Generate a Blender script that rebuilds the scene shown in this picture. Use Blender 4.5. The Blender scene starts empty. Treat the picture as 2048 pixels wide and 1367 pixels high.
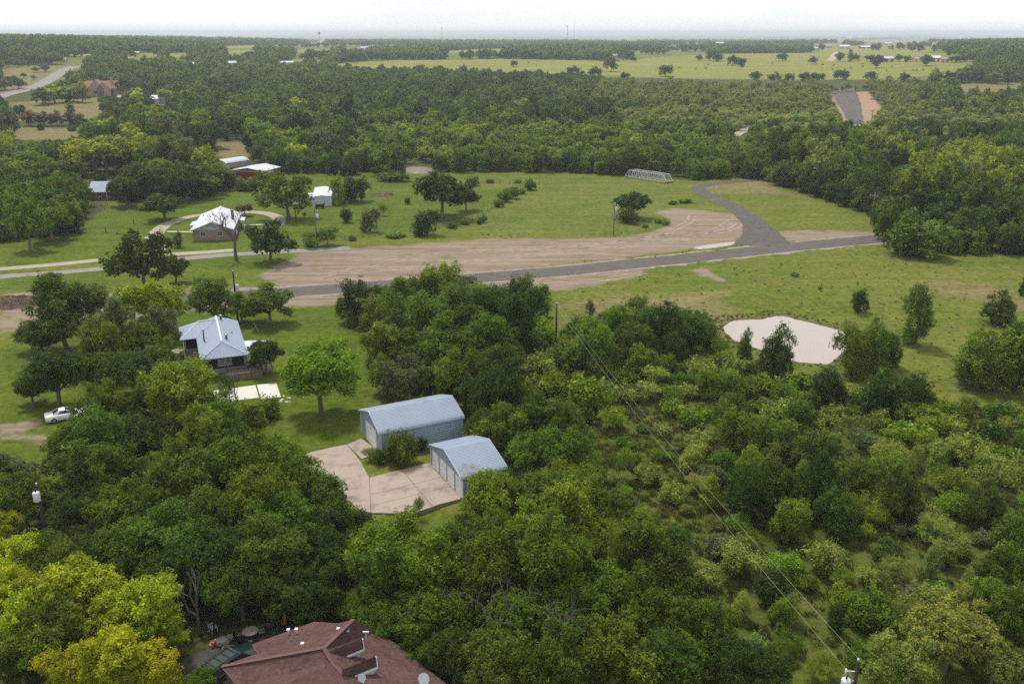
import bpy, bmesh, math, random
import numpy as np
from mathutils import Vector, Matrix
R = math.radians
rng = np.random.default_rng(7)
random.seed(7)
SC = bpy.context.scene
COL = SC.collection

# ------------------------------------------------------------------ camera, sky, sun, exposure
CAM_Z = 46.0; FOC = 1790.0; PW, PH = 2048, 1367; HORIZON = 67.0
PITCH = math.atan((PH / 2 - HORIZON) / FOC)
cp, sp = math.cos(PITCH), math.sin(PITCH)
cd = bpy.data.cameras.new("camera"); cam = bpy.data.objects.new("camera", cd); COL.objects.link(cam)
cam.location = (0, 0, CAM_Z); cam.rotation_euler = (math.pi / 2 - PITCH, 0, 0)
cd.sensor_width = 36; cd.lens = FOC / PW * 36; cd.clip_start = 0.5; cd.clip_end = 90000
SC.camera = cam
SUN_EL, SUN_AZ = R(62), math.atan2(-0.55, 0.84)          # azimuth measured from +Y towards +X
w = bpy.data.worlds.new("World"); SC.world = w; w.use_nodes = True
nt = w.node_tree; bg = nt.nodes["Background"]
sky = nt.nodes.new("ShaderNodeTexSky"); sky.sky_type = 'NISHITA'; sky.sun_disc = False
sky.sun_elevation = SUN_EL; sky.sun_rotation = SUN_AZ; sky.dust_density = 4.0; sky.air_density = 1.0; sky.ozone_density = 1.0
hs = nt.nodes.new("ShaderNodeHueSaturation"); hs.inputs["Saturation"].default_value = 0.18
nt.links.new(sky.outputs[0], hs.inputs["Color"])
SKY_GREY, SKY_MIX, SKY_STR = (8.0, 8.1, 8.35), 0.85, 0.080
mx = nt.nodes.new("ShaderNodeMix"); mx.data_type = 'RGBA'; mx.inputs[0].default_value = SKY_MIX
mx.inputs[7].default_value = (*SKY_GREY, 1)            # an even overcast layer over the clear sky
tcw = nt.nodes.new("ShaderNodeTexCoord"); sxw = nt.nodes.new("ShaderNodeSeparateXYZ"); nt.links.new(tcw.outputs["Generated"], sxw.inputs[0])
mrw = nt.nodes.new("ShaderNodeFloatCurve")               # overcast: a white band of haze low down, greyer cloud above it
cvw = mrw.mapping.curves[0]; cvw.points[0].location = (0.0, 1.0); cvw.points[1].location = (1.0, 0.80)
for qx, qy in ((0.06, 0.95), (0.25, 0.78), (0.6, 0.80)): cvw.points.new(qx, qy)
mrw.mapping.update(); nt.links.new(sxw.outputs[2], mrw.inputs[1])
mlw = nt.nodes.new("ShaderNodeMath"); mlw.operation = 'MULTIPLY'; nt.links.new(mrw.outputs[0], mlw.inputs[0])
now = nt.nodes.new("ShaderNodeTexNoise"); now.inputs["Scale"].default_value = 3.0; now.inputs["Detail"].default_value = 6.0
mpw = nt.nodes.new("ShaderNodeMapping"); mpw.inputs["Scale"].default_value = (1, 1, 9); nt.links.new(tcw.outputs["Generated"], mpw.inputs[0]); nt.links.new(mpw.outputs[0], now.inputs["Vector"])
mcw = nt.nodes.new("ShaderNodeMapRange"); mcw.inputs[1].default_value = 0.3; mcw.inputs[2].default_value = 0.7; mcw.inputs[3].default_value = 1.46; mcw.inputs[4].default_value = 1.78
nt.links.new(now.outputs[0], mcw.inputs[0]); nt.links.new(mcw.outputs[0], mlw.inputs[1])   # soft cloud structure
vm = nt.nodes.new("ShaderNodeVectorMath"); vm.operation = 'SCALE'; vm.inputs[0].default_value = SKY_GREY; nt.links.new(mlw.outputs[0], vm.inputs["Scale"]); nt.links.new(vm.outputs[0], mx.inputs[7])
nt.links.new(hs.outputs[0], mx.inputs[6]); nt.links.new(mx.outputs[2], bg.inputs["Color"])
bg.inputs["Strength"].default_value = SKY_STR
sd = bpy.data.lights.new("sun", 'SUN'); sd.energy = 3.1; sd.angle = R(8); sd.color = (1.0, 0.95, 0.86)
sun = bpy.data.objects.new("sun", sd); COL.objects.link(sun)
sdir = Vector((math.sin(SUN_AZ) * math.cos(SUN_EL), math.cos(SUN_AZ) * math.cos(SUN_EL), math.sin(SUN_EL)))
sun.rotation_euler = sdir.to_track_quat('Z', 'Y').to_euler(); sun.location = sdir * 200
SC.view_settings.view_transform = 'Standard'; SC.view_settings.look = 'None'
SC.view_settings.exposure = 0.30; SC.view_settings.gamma = 1.0
cy = SC.cycles
cy.max_bounces = 6; cy.diffuse_bounces = 3; cy.glossy_bounces = 2; cy.transmission_bounces = 4; cy.volume_bounces = 0
cy.transparent_max_bounces = 6; cy.use_denoising = False; cy.caustics_reflective = False; cy.caustics_refractive = False
cy.sample_clamp_indirect = 4.0; cy.volume_step_rate = 1.0

# ------------------------------------------------------------------ land form and photo-to-ground helpers
def sstep(a, b, x):
    t = np.clip((x - a) / (b - a), 0, 1); return t * t * (3 - 2 * t)
BERMS = []
def gz(x, y):
    """height of the land: level near by, a low rise beyond 420 m, a valley beyond 3 km"""
    x = np.asarray(x, float); y = np.asarray(y, float)
    r = np.hypot(x, y); th = np.arctan2(x, np.maximum(y, 1e-6))
    amp = 15 + 16 * sstep(-0.12, -0.5, th) + 9 * sstep(0.25, 0.55, th)
    z = amp * sstep(420, 1500, r) * (1 - 0.95 * sstep(3000, 5200, r))
    z = z + 2.2 * np.sin(x * 0.0061 + 1.3) * np.sin(y * 0.0047) * sstep(500, 1200, r)
    z = z + 26 * sstep(9000, 16000, r) * (0.55 + 0.45 * np.sin(th * 9 + 0.7) * np.sin(th * 23 + 2))
    for bx, by, br, bh in BERMS:
        z = z + bh * np.exp(-((x - bx) ** 2 + (y - by) ** 2) / (br * br))
    return z
_RR = 25 * 1.004 ** np.arange(1720)
def P(px, py, h=0.0):
    """point of the land (plus h) seen at photo pixel px, py"""
    u = (px - PW / 2) / FOC; v = (py - PH / 2) / FOC
    d = np.array([u, cp - v * sp, -(sp + v * cp)])
    t = _RR / math.hypot(d[0], d[1])
    X, Y, Z = d[0] * t, d[1] * t, CAM_Z + d[2] * t
    below = Z - h <= gz(X, Y)
    i = int(np.argmax(below)) if below.any() else len(_RR) - 1
    if i > 0 and below.any():
        f0 = Z[i - 1] - h - gz(X[i - 1], Y[i - 1]); f1 = Z[i] - h - gz(X[i], Y[i])
        k = f0 / (f0 - f1 + 1e-12); tt = t[i - 1] + (t[i] - t[i - 1]) * k
    else: tt = t[i]
    return Vector((d[0] * tt, d[1] * tt, CAM_Z + d[2] * tt))
def G(px, py): p = P(px, py); return (p.x, p.y)
def proj(x, y, z):
    dz = z - CAM_Z; d = y * cp - dz * sp
    return (PW / 2 + FOC * x / d, PH / 2 + FOC * (-dz * cp - y * sp) / d, d)
def ray_at(px, py, r):
    """point on the pixel's ray at horizontal distance r"""
    u = (px - PW / 2) / FOC; v = (py - PH / 2) / FOC
    d = Vector((u, cp - v * sp, -(sp + v * cp))); t = r / math.hypot(d.x, d.y)
    return Vector((0, 0, CAM_Z)) + d * t
b0 = P(1590, 590); b1 = P(1720, 610); b2 = P(1490, 600); pd = P(885, 1052)
BERMS += [(b0.x, b0.y, 7, 0.9), (b1.x, b1.y, 6, 0.8), (b2.x, b2.y, 6, 0.7), (pd.x, pd.y, 4.5, -0.75)]

# ------------------------------------------------------------------ mesh and object helpers
def fast_mesh(name, V, F, mats, mat_idx=None, tint=None, smooth=False):
    """V (n,3), F (m,k) array of equal-size faces, or list of such arrays"""
    Fs = F if isinstance(F, list) else [F]
    me = bpy.data.meshes.new(name); V = np.asarray(V, np.float32)
    me.vertices.add(len(V)); me.vertices.foreach_set("co", V.ravel())
    li = np.concatenate([np.asarray(f, np.int32).ravel() for f in Fs])
    tot = np.concatenate([np.full(len(f), np.asarray(f).shape[1], np.int32) for f in Fs if len(f)])
    st = np.concatenate([[0], np.cumsum(tot)[:-1]]).astype(np.int32)
    me.loops.add(len(li)); me.loops.foreach_set("vertex_index", li)
    me.polygons.add(len(tot)); me.polygons.foreach_set("loop_start", st); me.polygons.foreach_set("loop_total", tot)
    for m in mats: me.materials.append(m)
    if mat_idx is not None: me.polygons.foreach_set("material_index", np.asarray(mat_idx, np.int32))
    if tint is not None:
        a = me.attributes.new("tint", 'FLOAT', 'FACE'); a.data.foreach_set("value", np.asarray(tint, np.float32))
    me.polygons.foreach_set("use_smooth", np.full(len(tot), bool(smooth)))
    me.update(calc_edges=True); me.validate()
    return me
def link(name, me, parent=None):
    o = bpy.data.objects.new(name, me); COL.objects.link(o)
    if parent is not None: o.parent = parent
    return o
def tag(o, label=None, cat=None, group=None, kind=None):
    if label: o["label"] = label
    if cat: o["category"] = cat
    if group: o["group"] = group
    if kind: o["kind"] = kind
    return o
def thing(name, label, cat, loc=(0, 0, 0), rz=0.0, group=None):
    o = bpy.data.objects.new(name, None); COL.objects.link(o); o.empty_display_size = 0.5
    o.location = loc; o.rotation_euler = (0, 0, rz)
    return tag(o, label, cat, group)
class MB:
    """collects boxes, polygons, bars and tubes; build() links them as ONE mesh object"""
    def __init__(s): s.v = []; s.f = []; s.sm = []
    def poly(s, pts):
        n = len(s.v); s.v += [tuple(p) for p in pts]; s.f.append(list(range(n, n + len(pts)))); s.sm.append(False); return s
    def faces(s, pts, fs, sm=False):
        n = len(s.v); s.v += [tuple(p) for p in pts]
        for f in fs: s.f.append([n + i for i in f]); s.sm.append(sm)
        return s
    def box(s, a, b):
        x0, y0, z0 = a; x1, y1, z1 = b
        return s.faces([(x0,y0,z0),(x1,y0,z0),(x1,y1,z0),(x0,y1,z0),(x0,y0,z1),(x1,y0,z1),(x1,y1,z1),(x0,y1,z1)],
                       [(0,3,2,1),(4,5,6,7),(0,1,5,4),(1,2,6,5),(2,3,7,6),(3,0,4,7)])
    def prism(s, pts, d):
        """polygon pts extruded by vector d"""
        n = len(pts); q = [tuple(p) for p in pts] + [tuple(p[i] + d[i] for i in range(3)) for p in pts]
        return s.faces(q, [tuple(range(n))[::-1], tuple(range(n, 2*n))] + [(i, (i+1) % n, n + (i+1) % n, n + i) for i in range(n)])
    def tube(s, pts, rad, n=6, sm=True, cap=True):
        pts = [Vector(p) for p in pts]; rad = [rad] * len(pts) if isinstance(rad, (int, float)) else rad
        ring = []; base = len(s.v); up = None
        for i, p in enumerate(pts):
            t = (pts[min(i+1, len(pts)-1)] - pts[max(i-1, 0)])
            t = t.normalized() if t.length > 1e-9 else Vector((0,0,1))
            a = t.orthogonal().normalized() if up is None else (up - t * up.dot(t)).normalized()
            up = a; b = t.cross(a)
            for k in range(n):
                q = p + (a * math.cos(2*math.pi*k/n) + b * math.sin(2*math.pi*k/n)) * rad[i]
                s.v.append(tuple(q))
        for i in range(len(pts)-1):
            for k in range(n):
                s.f.append([base+i*n+k, base+i*n+(k+1)%n, base+(i+1)*n+(k+1)%n, base+(i+1)*n+k]); s.sm.append(sm)
        if cap:
            s.f.append([base + k for k in range(n)][::-1]); s.sm.append(False)
            e = base + (len(pts)-1)*n; s.f.append([e + k for k in range(n)]); s.sm.append(False)
        return s
    def bar(s, a, b, w=0.1, h=None):
        a, b = Vector(a), Vector(b); h = h or w; t = (b - a).normalized()
        x = t.cross(Vector((0,0,1))); x = x.normalized() if x.length > 1e-3 else Vector((1,0,0)); y = t.cross(x)
        c = [x*w/2+y*h/2, -x*w/2+y*h/2, -x*w/2-y*h/2, x*w/2-y*h/2]
        return s.faces([a+q for q in c] + [b+q for q in c], [(0,1,2,3),(7,6,5,4),(0,4,5,1),(1,5,6,2),(2,6,7,3),(3,7,4,0)])
    def lathe(s, prof, c=(0,0,0), n=14, sm=True):
        """prof: (radius, z) pairs around the vertical through c"""
        b = len(s.v)
        for r, z in prof:
            for k in range(n): s.v.append((c[0]+r*math.cos(2*math.pi*k/n), c[1]+r*math.sin(2*math.pi*k/n), c[2]+z))
        for i in range(len(prof)-1):
            for k in range(n): s.f.append([b+i*n+k, b+i*n+(k+1)%n, b+(i+1)*n+(k+1)%n, b+(i+1)*n+k]); s.sm.append(sm)
        s.f.append([b+k for k in range(n)][::-1]); s.sm.append(False)
        e = b+(len(prof)-1)*n; s.f.append([e+k for k in range(n)]); s.sm.append(False)
        return s
    def build(s, name, mat, parent=None, bevel=0.0):
        me = bpy.data.meshes.new(name); me.from_pydata(s.v, [], s.f); me.materials.append(mat)
        me.polygons.foreach_set("use_smooth", s.sm); me.update()
        bm = bmesh.new(); bm.from_mesh(me); bmesh.ops.recalc_face_normals(bm, faces=bm.faces); bm.to_mesh(me); bm.free()
        o = link(name, me, parent)
        if bevel:
            m = o.modifiers.new("bevel", 'BEVEL'); m.width = bevel; m.segments = 2; m.limit_method = 'ANGLE'
        return o

# ------------------------------------------------------------------ materials
def nodes(m):
    m.use_nodes = True; t = m.node_tree; t.nodes.clear(); return t
def N(t, typ, **k):
    n = t.nodes.new(typ)
    for a, v in k.items():
        if a.startswith("i_"):
            key = a[2:]; key = int(key) if key.isdigit() else key
            n.inputs[key].default_value = v
        else: setattr(n, a, v)
    return n
MATS = {}
def mat(name, col, rough=0.7, var=0.25, scale=1.5, metal=0.0, spec=0.3, bump=0.0, bscale=20, lines=None, stain=None):
    """painted or natural surface: colour with soft noise, optional ribs (axis, spacing, depth) and stain colour"""
    if name in MATS: return MATS[name]
    m = bpy.data.materials.new(name); t = nodes(m); L = t.links.new
    out = N(t, "ShaderNodeOutputMaterial"); b = N(t, "ShaderNodeBsdfPrincipled", i_Roughness=rough, i_Metallic=metal)
    b.inputs["Specular IOR Level"].default_value = spec; L(b.outputs[0], out.inputs[0])
    tc = N(t, "ShaderNodeTexCoord"); no = N(t, "ShaderNodeTexNoise", i_Scale=scale, i_Detail=6.0, i_Roughness=0.65)
    L(tc.outputs["Object"], no.inputs["Vector"])
    rp = N(t, "ShaderNodeValToRGB"); c = Vector(col[:3])
    rp.color_ramp.elements[0].position = 0.28; rp.color_ramp.elements[1].position = 0.72
    rp.color_ramp.elements[0].color = (*(c * (1 - var)), 1); rp.color_ramp.elements[1].color = (*(c * (1 + var * 0.6)), 1)
    L(no.outputs[0], rp.inputs[0]); last = rp.outputs[0]
    if stain:
        scol, sscale, lo, hi = stain
        n2 = N(t, "ShaderNodeTexNoise", i_Scale=sscale, i_Detail=8.0, i_Roughness=0.7); L(tc.outputs["Object"], n2.inputs["Vector"])
        mr = N(t, "ShaderNodeMapRange", i_1=lo, i_2=hi); L(n2.outputs[0], mr.inputs[0])
        mi = N(t, "ShaderNodeMix", data_type='RGBA'); mi.inputs[7].default_value = (*scol, 1)
        L(mr.outputs[0], mi.inputs[0]); L(last, mi.inputs[6]); last = mi.outputs[2]
    L(last, b.inputs["Base Color"])
    hgt = None
    if lines:
        ax, sp_, dep = lines
        sx = N(t, "ShaderNodeSeparateXYZ"); L(tc.outputs["Object"], sx.inputs[0])
        ma = N(t, "ShaderNodeMath", operation='MULTIPLY', i_1=2 * math.pi / sp_); L(sx.outputs["XYZ".index(ax)], ma.inputs[0])
        si = N(t, "ShaderNodeMath", operation='SINE'); L(ma.outputs[0], si.inputs[0]); hgt = si.outputs[0]
        bu = N(t, "ShaderNodeBump", i_Strength=1.0, i_Distance=dep); L(hgt, bu.inputs["Height"]); L(bu.outputs[0], b.inputs["Normal"])
    elif bump:
        n3 = N(t, "ShaderNodeTexNoise", i_Scale=bscale, i_Detail=4.0); L(tc.outputs["Object"], n3.inputs["Vector"])
        bu = N(t, "ShaderNodeBump", i_Strength=1.0, i_Distance=bump); L(n3.outputs[0], bu.inputs["Height"]); L(bu.outputs[0], b.inputs["Normal"])
    MATS[name] = m; return m
def brick_mat(name, c1, c2, mortar, w=0.22, h=0.075, axis='XZ', offset=0.5):
    if name in MATS: return MATS[name]
    m = bpy.data.materials.new(name); t = nodes(m); L = t.links.new
    out = N(t, "ShaderNodeOutputMaterial"); b = N(t, "ShaderNodeBsdfPrincipled", i_Roughness=0.85); L(b.outputs[0], out.inputs[0])
    tc = N(t, "ShaderNodeTexCoord"); sx = N(t, "ShaderNodeSeparateXYZ"); L(tc.outputs["Object"], sx.inputs[0])
    ad = N(t, "ShaderNodeMath", operation='ADD'); L(sx.outputs[0], ad.inputs[0]); L(sx.outputs[1], ad.inputs[1])
    cx = N(t, "ShaderNodeCombineXYZ"); L(ad.outputs[0], cx.inputs[0]); L(sx.outputs[2], cx.inputs[1])
    br = N(t, "ShaderNodeTexBrick", i_Scale=1.0); br.offset = offset
    br.inputs["Color1"].default_value = (*c1, 1); br.inputs["Color2"].default_value = (*c2, 1); br.inputs["Mortar"].default_value = (*mortar, 1)
    br.inputs["Brick Width"].default_value = w; br.inputs["Row Height"].default_value = h; br.inputs["Mortar Size"].default_value = h * 0.12
    L(cx.outputs[0], br.inputs["Vector"])
    no = N(t, "ShaderNodeTexNoise", i_Scale=0.8, i_Detail=5.0); L(tc.outputs["Object"], no.inputs["Vector"])
    mi = N(t, "ShaderNodeMix", data_type='RGBA', blend_type='MULTIPLY', i_0=0.5); L(br.outputs[0], mi.inputs[6]); L(no.outputs[0], mi.inputs[7])
    L(mi.outputs[2], b.inputs["Base Color"]); MATS[name] = m; return m
M_GALV = mat("galvanised_steel", (0.25, 0.29, 0.35), 0.45, 0.10, 0.5, 0.0, 0.5, stain=((0.36, 0.36, 0.36), 0.35, 0.55, 0.8))
M_GALVROOF = mat("galvanised_roof", (0.235, 0.285, 0.375), 0.5, 0.08, 0.4, 0.0, 0.3, stain=((0.155, 0.13, 0.12), 0.22, 0.57, 0.72))
M_WHITE = mat("white_paint", (0.62, 0.64, 0.68), 0.5, 0.06, 2.0)
M_DOOR = mat("white_roll_door", (0.84, 0.86, 0.90), 0.45, 0.05, 1.0, lines=('Z', 0.18, 0.02))
M_ROOFBLUE = mat("pale_seamed_roof", (0.31, 0.355, 0.46), 0.8, 0.10, 0.5, 0.0, 0.15, stain=((0.25, 0.295, 0.39), 0.5, 0.5, 0.8))
M_ROOFWHITE = mat("white_metal_roof", (0.50, 0.53, 0.58), 0.8, 0.10, 0.5, 0.0, 0.15, stain=((0.40, 0.42, 0.45), 0.5, 0.5, 0.75))
M_DARKWALL = mat("dark_board_siding", (0.042, 0.050, 0.070), 0.7, 0.25, 1.0, lines=('Z', 0.2, 0.02))
M_SKIRT = mat("grey_block_skirt", (0.40, 0.40, 0.40), 0.85, 0.2, 1.5)
M_WOOD = mat("weathered_wood", (0.23, 0.17, 0.14), 0.85, 0.35, 3.0, lines=('X', 0.15, 0.015))
M_WOODDECK = mat("deck_boards", (0.32, 0.25, 0.21), 0.85, 0.3, 3.0, lines=('Y', 0.15, 0.012))
M_POLE = mat("creosote_pole", (0.035, 0.028, 0.022), 0.85, 0.4, 4.0)
M_POLEGREY = mat("weathered_pole", (0.16, 0.14, 0.12), 0.85, 0.35, 4.0)
M_GLASS = mat("window_glass", (0.03, 0.04, 0.055), 0.08, 0.1, 1.0, 0.0, 0.8)
M_CONC = mat("concrete", (0.335, 0.275, 0.228), 0.9, 0.14, 0.5, bump=0.004, stain=((0.14, 0.115, 0.10), 0.50, 0.47, 0.72))
M_CONCWHITE = mat("pale_concrete", (0.54, 0.51, 0.48), 0.9, 0.12, 0.8, stain=((0.42, 0.39, 0.36), 0.6, 0.55, 0.8))
M_CONCTAN = mat("tan_concrete", (0.31, 0.265, 0.215), 0.9, 0.22, 0.35, stain=((0.27, 0.24, 0.20), 0.3, 0.5, 0.75))
M_GRAVEL = mat("grey_gravel", (0.21, 0.195, 0.185), 0.95, 0.25, 0.6, bump=0.02, bscale=6, stain=((0.29, 0.26, 0.22), 0.25, 0.55, 0.75))
M_ASPH = mat("dark_chip_road", (0.080, 0.071, 0.066), 0.95, 0.22, 0.5, bump=0.02, bscale=8, stain=((0.125, 0.102, 0.092), 0.2, 0.5, 0.8))
M_BRICKPALE = brick_mat("pale_brick", (0.34, 0.24, 0.20), (0.28, 0.19, 0.16), (0.36, 0.32, 0.29))
M_BRICKRED = brick_mat("red_brick", (0.16, 0.05, 0.04), (0.12, 0.04, 0.035), (0.22, 0.17, 0.15))
M_CHIM = brick_mat("chimney_brick", (0.22, 0.10, 0.085), (0.17, 0.08, 0.07), (0.25, 0.2, 0.18))
M_REDWALL = mat("red_metal_siding", (0.20, 0.028, 0.026), 0.55, 0.15, 0.8, lines=('X', 0.3, 0.02))
def shingle_mat():
    m = bpy.data.materials.new("brown_shingle"); t = nodes(m); L = t.links.new
    out = N(t, "ShaderNodeOutputMaterial"); b = N(t, "ShaderNodeBsdfPrincipled", i_Roughness=0.95); b.inputs["Specular IOR Level"].default_value = 0.1; L(b.outputs[0], out.inputs[0])
    tc = N(t, "ShaderNodeTexCoord"); mp = N(t, "ShaderNodeMapping"); mp.inputs["Scale"].default_value = (3.4, 3.4, 8.0); mp.inputs["Rotation"].default_value = (0, 0, R(-45)); L(tc.outputs["Object"], mp.inputs[0])
    vo = N(t, "ShaderNodeTexVoronoi", i_Scale=1.0); vo.feature = 'F1'; vo.distance = 'CHEBYCHEV'; L(mp.outputs[0], vo.inputs["Vector"])
    sx = N(t, "ShaderNodeSeparateColor"); L(vo.outputs["Color"], sx.inputs[0])
    rp = N(t, "ShaderNodeValToRGB"); rp.color_ramp.elements[0].color = (.048, .027, .026, 1); rp.color_ramp.elements[1].color = (.125, .070, .064, 1); L(sx.outputs[0], rp.inputs[0])
    no = N(t, "ShaderNodeTexNoise", i_Scale=0.7, i_Detail=6.0); L(tc.outputs["Object"], no.inputs["Vector"])
    mi = N(t, "ShaderNodeMix", data_type='RGBA', i_0=0.45); mi.inputs[7].default_value = (.090, .050, .046, 1); L(rp.outputs[0], mi.inputs[6])
    m2 = N(t, "ShaderNodeMix", data_type='RGBA', blend_type='OVERLAY', i_0=0.35); L(mi.outputs[2], m2.inputs[6]); L(no.outputs[0], m2.inputs[7]); L(m2.outputs[2], b.inputs["Base Color"])
    return m
M_SHINGLE = shingle_mat()
M_PINKROOF = mat("pink_brown_roof", (0.25, 0.12, 0.105), 0.85, 0.15, 0.6)
M_PINKWALL = mat("pink_brick_wall", (0.36, 0.22, 0.19), 0.85, 0.15, 0.6)
M_BLACK = mat("black_plastic", (0.012, 0.013, 0.014), 0.5, 0.2)
M_RUBBER = mat("tyre_rubber", (0.018, 0.018, 0.018), 0.85, 0.2)
M_STEEL = mat("grey_steel", (0.33, 0.35, 0.37), 0.4, 0.1, 2.0, 0.6, 0.5)
M_WIRE = mat("weathered_wire", (0.34, 0.35, 0.22), 0.6, 0.1)
M_CARWHITE = mat("white_car_paint", (0.78, 0.79, 0.83), 0.22, 0.03, 1.0, 0.0, 0.6)
M_CARGREEN = mat("dark_green_car_paint", (0.008, 0.020, 0.017), 0.18, 0.1, 1.0, 0.0, 0.6)
M_RED = mat("red_plastic", (0.45, 0.03, 0.02), 0.5, 0.1)
M_TERRA = mat("terracotta", (0.36, 0.17, 0.07), 0.85, 0.2)
M_STONE = mat("grey_stone", (0.22, 0.20, 0.18), 0.9, 0.25, 3.0)
M_FAROOF = mat("far_pale_roof", (0.60, 0.62, 0.66), 0.5, 0.08)
M_FARBROWN = mat("far_brown_roof", (0.30, 0.24, 0.21), 0.7, 0.12)
M_FARWALL = mat("far_tan_wall", (0.38, 0.33, 0.28), 0.8, 0.12)
M_BARK = mat("grey_bark", (0.165, 0.14, 0.115), 0.95, 0.35, 3.0, bump=0.02, bscale=9)
M_BARE = mat("bare_grey_bark", (0.13, 0.11, 0.10), 0.95, 0.35, 3.0)
M_COW = mat("dark_hide", (0.018, 0.014, 0.012), 0.8, 0.3)
M_EARTH = mat("brown_earth", (0.115, 0.07, 0.052), 0.95, 0.35, 0.9, bump=0.06, bscale=2.5)
M_SIDING = mat("pale_blue_siding", (0.46, 0.52, 0.60), 0.6, 0.06, 1.0, lines=('Z', 0.16, 0.02))

# ------------------------------------------------------------------ land cover outlines (photo pixels on the land)
COVER = {
 "dirt": [
  [(520,550),(560,525),(600,508),(690,497),(830,488),(985,477),(1130,478),(1260,473),(1330,455),(1345,440),(1310,425),(1340,416),(1390,418),(1440,425),(1480,430),(1500,455),(1490,480),(1440,492),(1300,508),(1100,530),(900,552),(740,568),(590,578),(545,570)],
  [(0,668),(0,588),(60,584),(150,592),(380,575),(560,575),(1100,533),(1300,515),(1330,522),(1260,556),(1150,578),(1000,586),(900,592),(740,602),(600,614),(380,619),(200,642),(60,655)],
  [(1548,464),(1600,460),(1756,463),(1756,474),(1640,482),(1570,482)],
  [(1380,539),(1410,538),(1455,561),(1440,564)],
  [(0,850),(60,842),(92,838),(95,846),(50,856),(40,866),(92,876),(90,884),(30,876),(0,878)] ],
 "lawn": [
  [(0,690),(200,645),(380,622),(600,615),(715,606),(745,640),(760,700),(745,770),(720,850),(690,900),(640,905),(480,940),(300,960),(0,975)],
  [(0,480),(100,470),(230,415),(330,408),(430,380),(480,372),(560,352),(700,350),(830,340),(900,385),(1030,375),(1070,367),(1000,405),(940,440),(860,460),(690,480),(560,495),(480,500),(300,515),(0,540)],
  [(0,545),(230,535),(400,512),(590,508),(560,540),(400,568),(230,580),(0,580)] ],
 "dry": [
  [(0,150),(0,137),(110,130),(180,132),(120,150),(60,178),(0,190)],
  [(25,205),(200,195),(215,225),(170,245),(20,242)], [(20,252),(170,258),(172,278),(20,282)],
  [(425,285),(500,282),(505,320),(430,320)], [(1895,168),(2048,165),(2048,184),(1920,184)],
  [(1230,97),(1400,91),(1420,100),(1270,108)], [(1640,82),(1790,80),(1770,90),(1640,90)],
  [(1385,372),(1520,360),(1560,380),(1600,392),(1480,385),(1420,385)],
  [(1150,600),(1300,592),(1440,585),(1450,640),(1440,690),(1400,650),(1240,640),(1150,640)],
  [(1830,570),(1890,556),(1960,564),(2048,592),(2048,622),(1970,604),(1900,588)] ],
 "field": [
  [(660,128),(760,121),(1010,118),(1240,122),(1480,107),(1680,104),(1900,107),(1955,128),(1900,150),(1700,160),(1540,158),(1400,158),(1230,152),(1100,150),(930,140),(820,138),(700,138)],
  [(870,104),(1010,97),(1005,103),(900,107)], [(105,109),(190,107),(200,113),(130,114)], [(230,112),(375,105),(380,110),(300,120),(235,120)], [(700,100),(715,98),(722,104),(690,104)], [(1600,88),(1830,82),(1900,95),(1840,106),(1650,106)],
  [(272,106),(330,107),(328,117),(280,117)], [(344,107),(378,106),(380,122),(346,120)], [(452,101),(512,101),(512,112),(455,112)], [(595,86),(650,84),(655,92),(600,93)], [(320,203),(392,206),(392,214),(322,212)], [(575,118),(650,120),(650,125),(580,126)], [(440,92),(520,90),(530,95),(450,97)], [(580,100),(660,99),(670,104),(590,105)] ],
 "woods": [
  [(-300,620),(-300,480),(0,485),(50,475),(140,470),(215,415),(210,402),(330,408),(430,388),(480,372),(550,350),(640,345),(690,352),(740,345),(800,350),(830,337),(870,344),(1000,344),(1130,345),(1240,351),(1380,361),(1440,358),(1520,357),(1600,388),(1700,415),(1755,438),(1770,485),(1880,506),(2048,512),(2400,520),(2400,165),(1600,160),(1000,150),(600,140),(-300,190)],
  [(0,960),(450,930),(600,930),(640,970),(720,1055),(900,1060),(960,1000),(1250,1000),(1400,1400),(-400,1400),(-400,960)],
  [(85,850),(160,760),(180,640),(330,640),(400,780),(545,800),(540,850),(430,910),(300,960),(120,960)],
  [(720,600),(900,590),(1000,580),(1090,580),(1090,700),(1050,800),(1130,850),(1100,900),(930,930),(930,800),(870,780),(760,780),(760,690)],
  [(430,780),(530,780),(545,830),(500,900),(420,930)] ],
 "scrub": [
  [(1090,700),(1170,640),(1280,610),(1400,640),(1460,720),(1560,770),(1700,790),(1850,800),(2048,830),(2300,1400),(1300,1400),(1230,1000),(1100,870)] ],
 "reddirt": [[(1660,186),(1736,183),(1750,200),(1764,215),(1752,232),(1742,246),(1702,250),(1686,244)]],
 "pale": [[(1388,494),(1425,488),(1480,482),(1474,488),(1432,495),(1390,499)]],
}
def seg_poly(name):
    return [np.array([G(*p) for p in poly]) for poly in COVER[name]]
COVER_W = {k: seg_poly(k) for k in COVER}
def inside(poly, x, y):
    c = np.zeros(np.shape(x), bool); n = len(poly)
    for i in range(n):
        x0, y0 = poly[i]; x1, y1 = poly[(i + 1) % n]
        if y0 == y1: continue
        c ^= ((y0 > y) != (y1 > y)) & (x < (x1 - x0) * (y - y0) / (y1 - y0) + x0)
    return c
def sdist(poly, x, y):
    d = np.full(np.shape(x), 1e9); n = len(poly)
    for i in range(n):
        a = poly[i]; e = poly[(i + 1) % n] - a; l = e @ e + 1e-9
        t = np.clip(((x - a[0]) * e[0] + (y - a[1]) * e[1]) / l, 0, 1)
        d = np.minimum(d, (x - a[0] - t * e[0]) ** 2 + (y - a[1] - t * e[1]) ** 2)
    d = np.sqrt(d); return np.where(inside(poly, x, y), d, -d)
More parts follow.
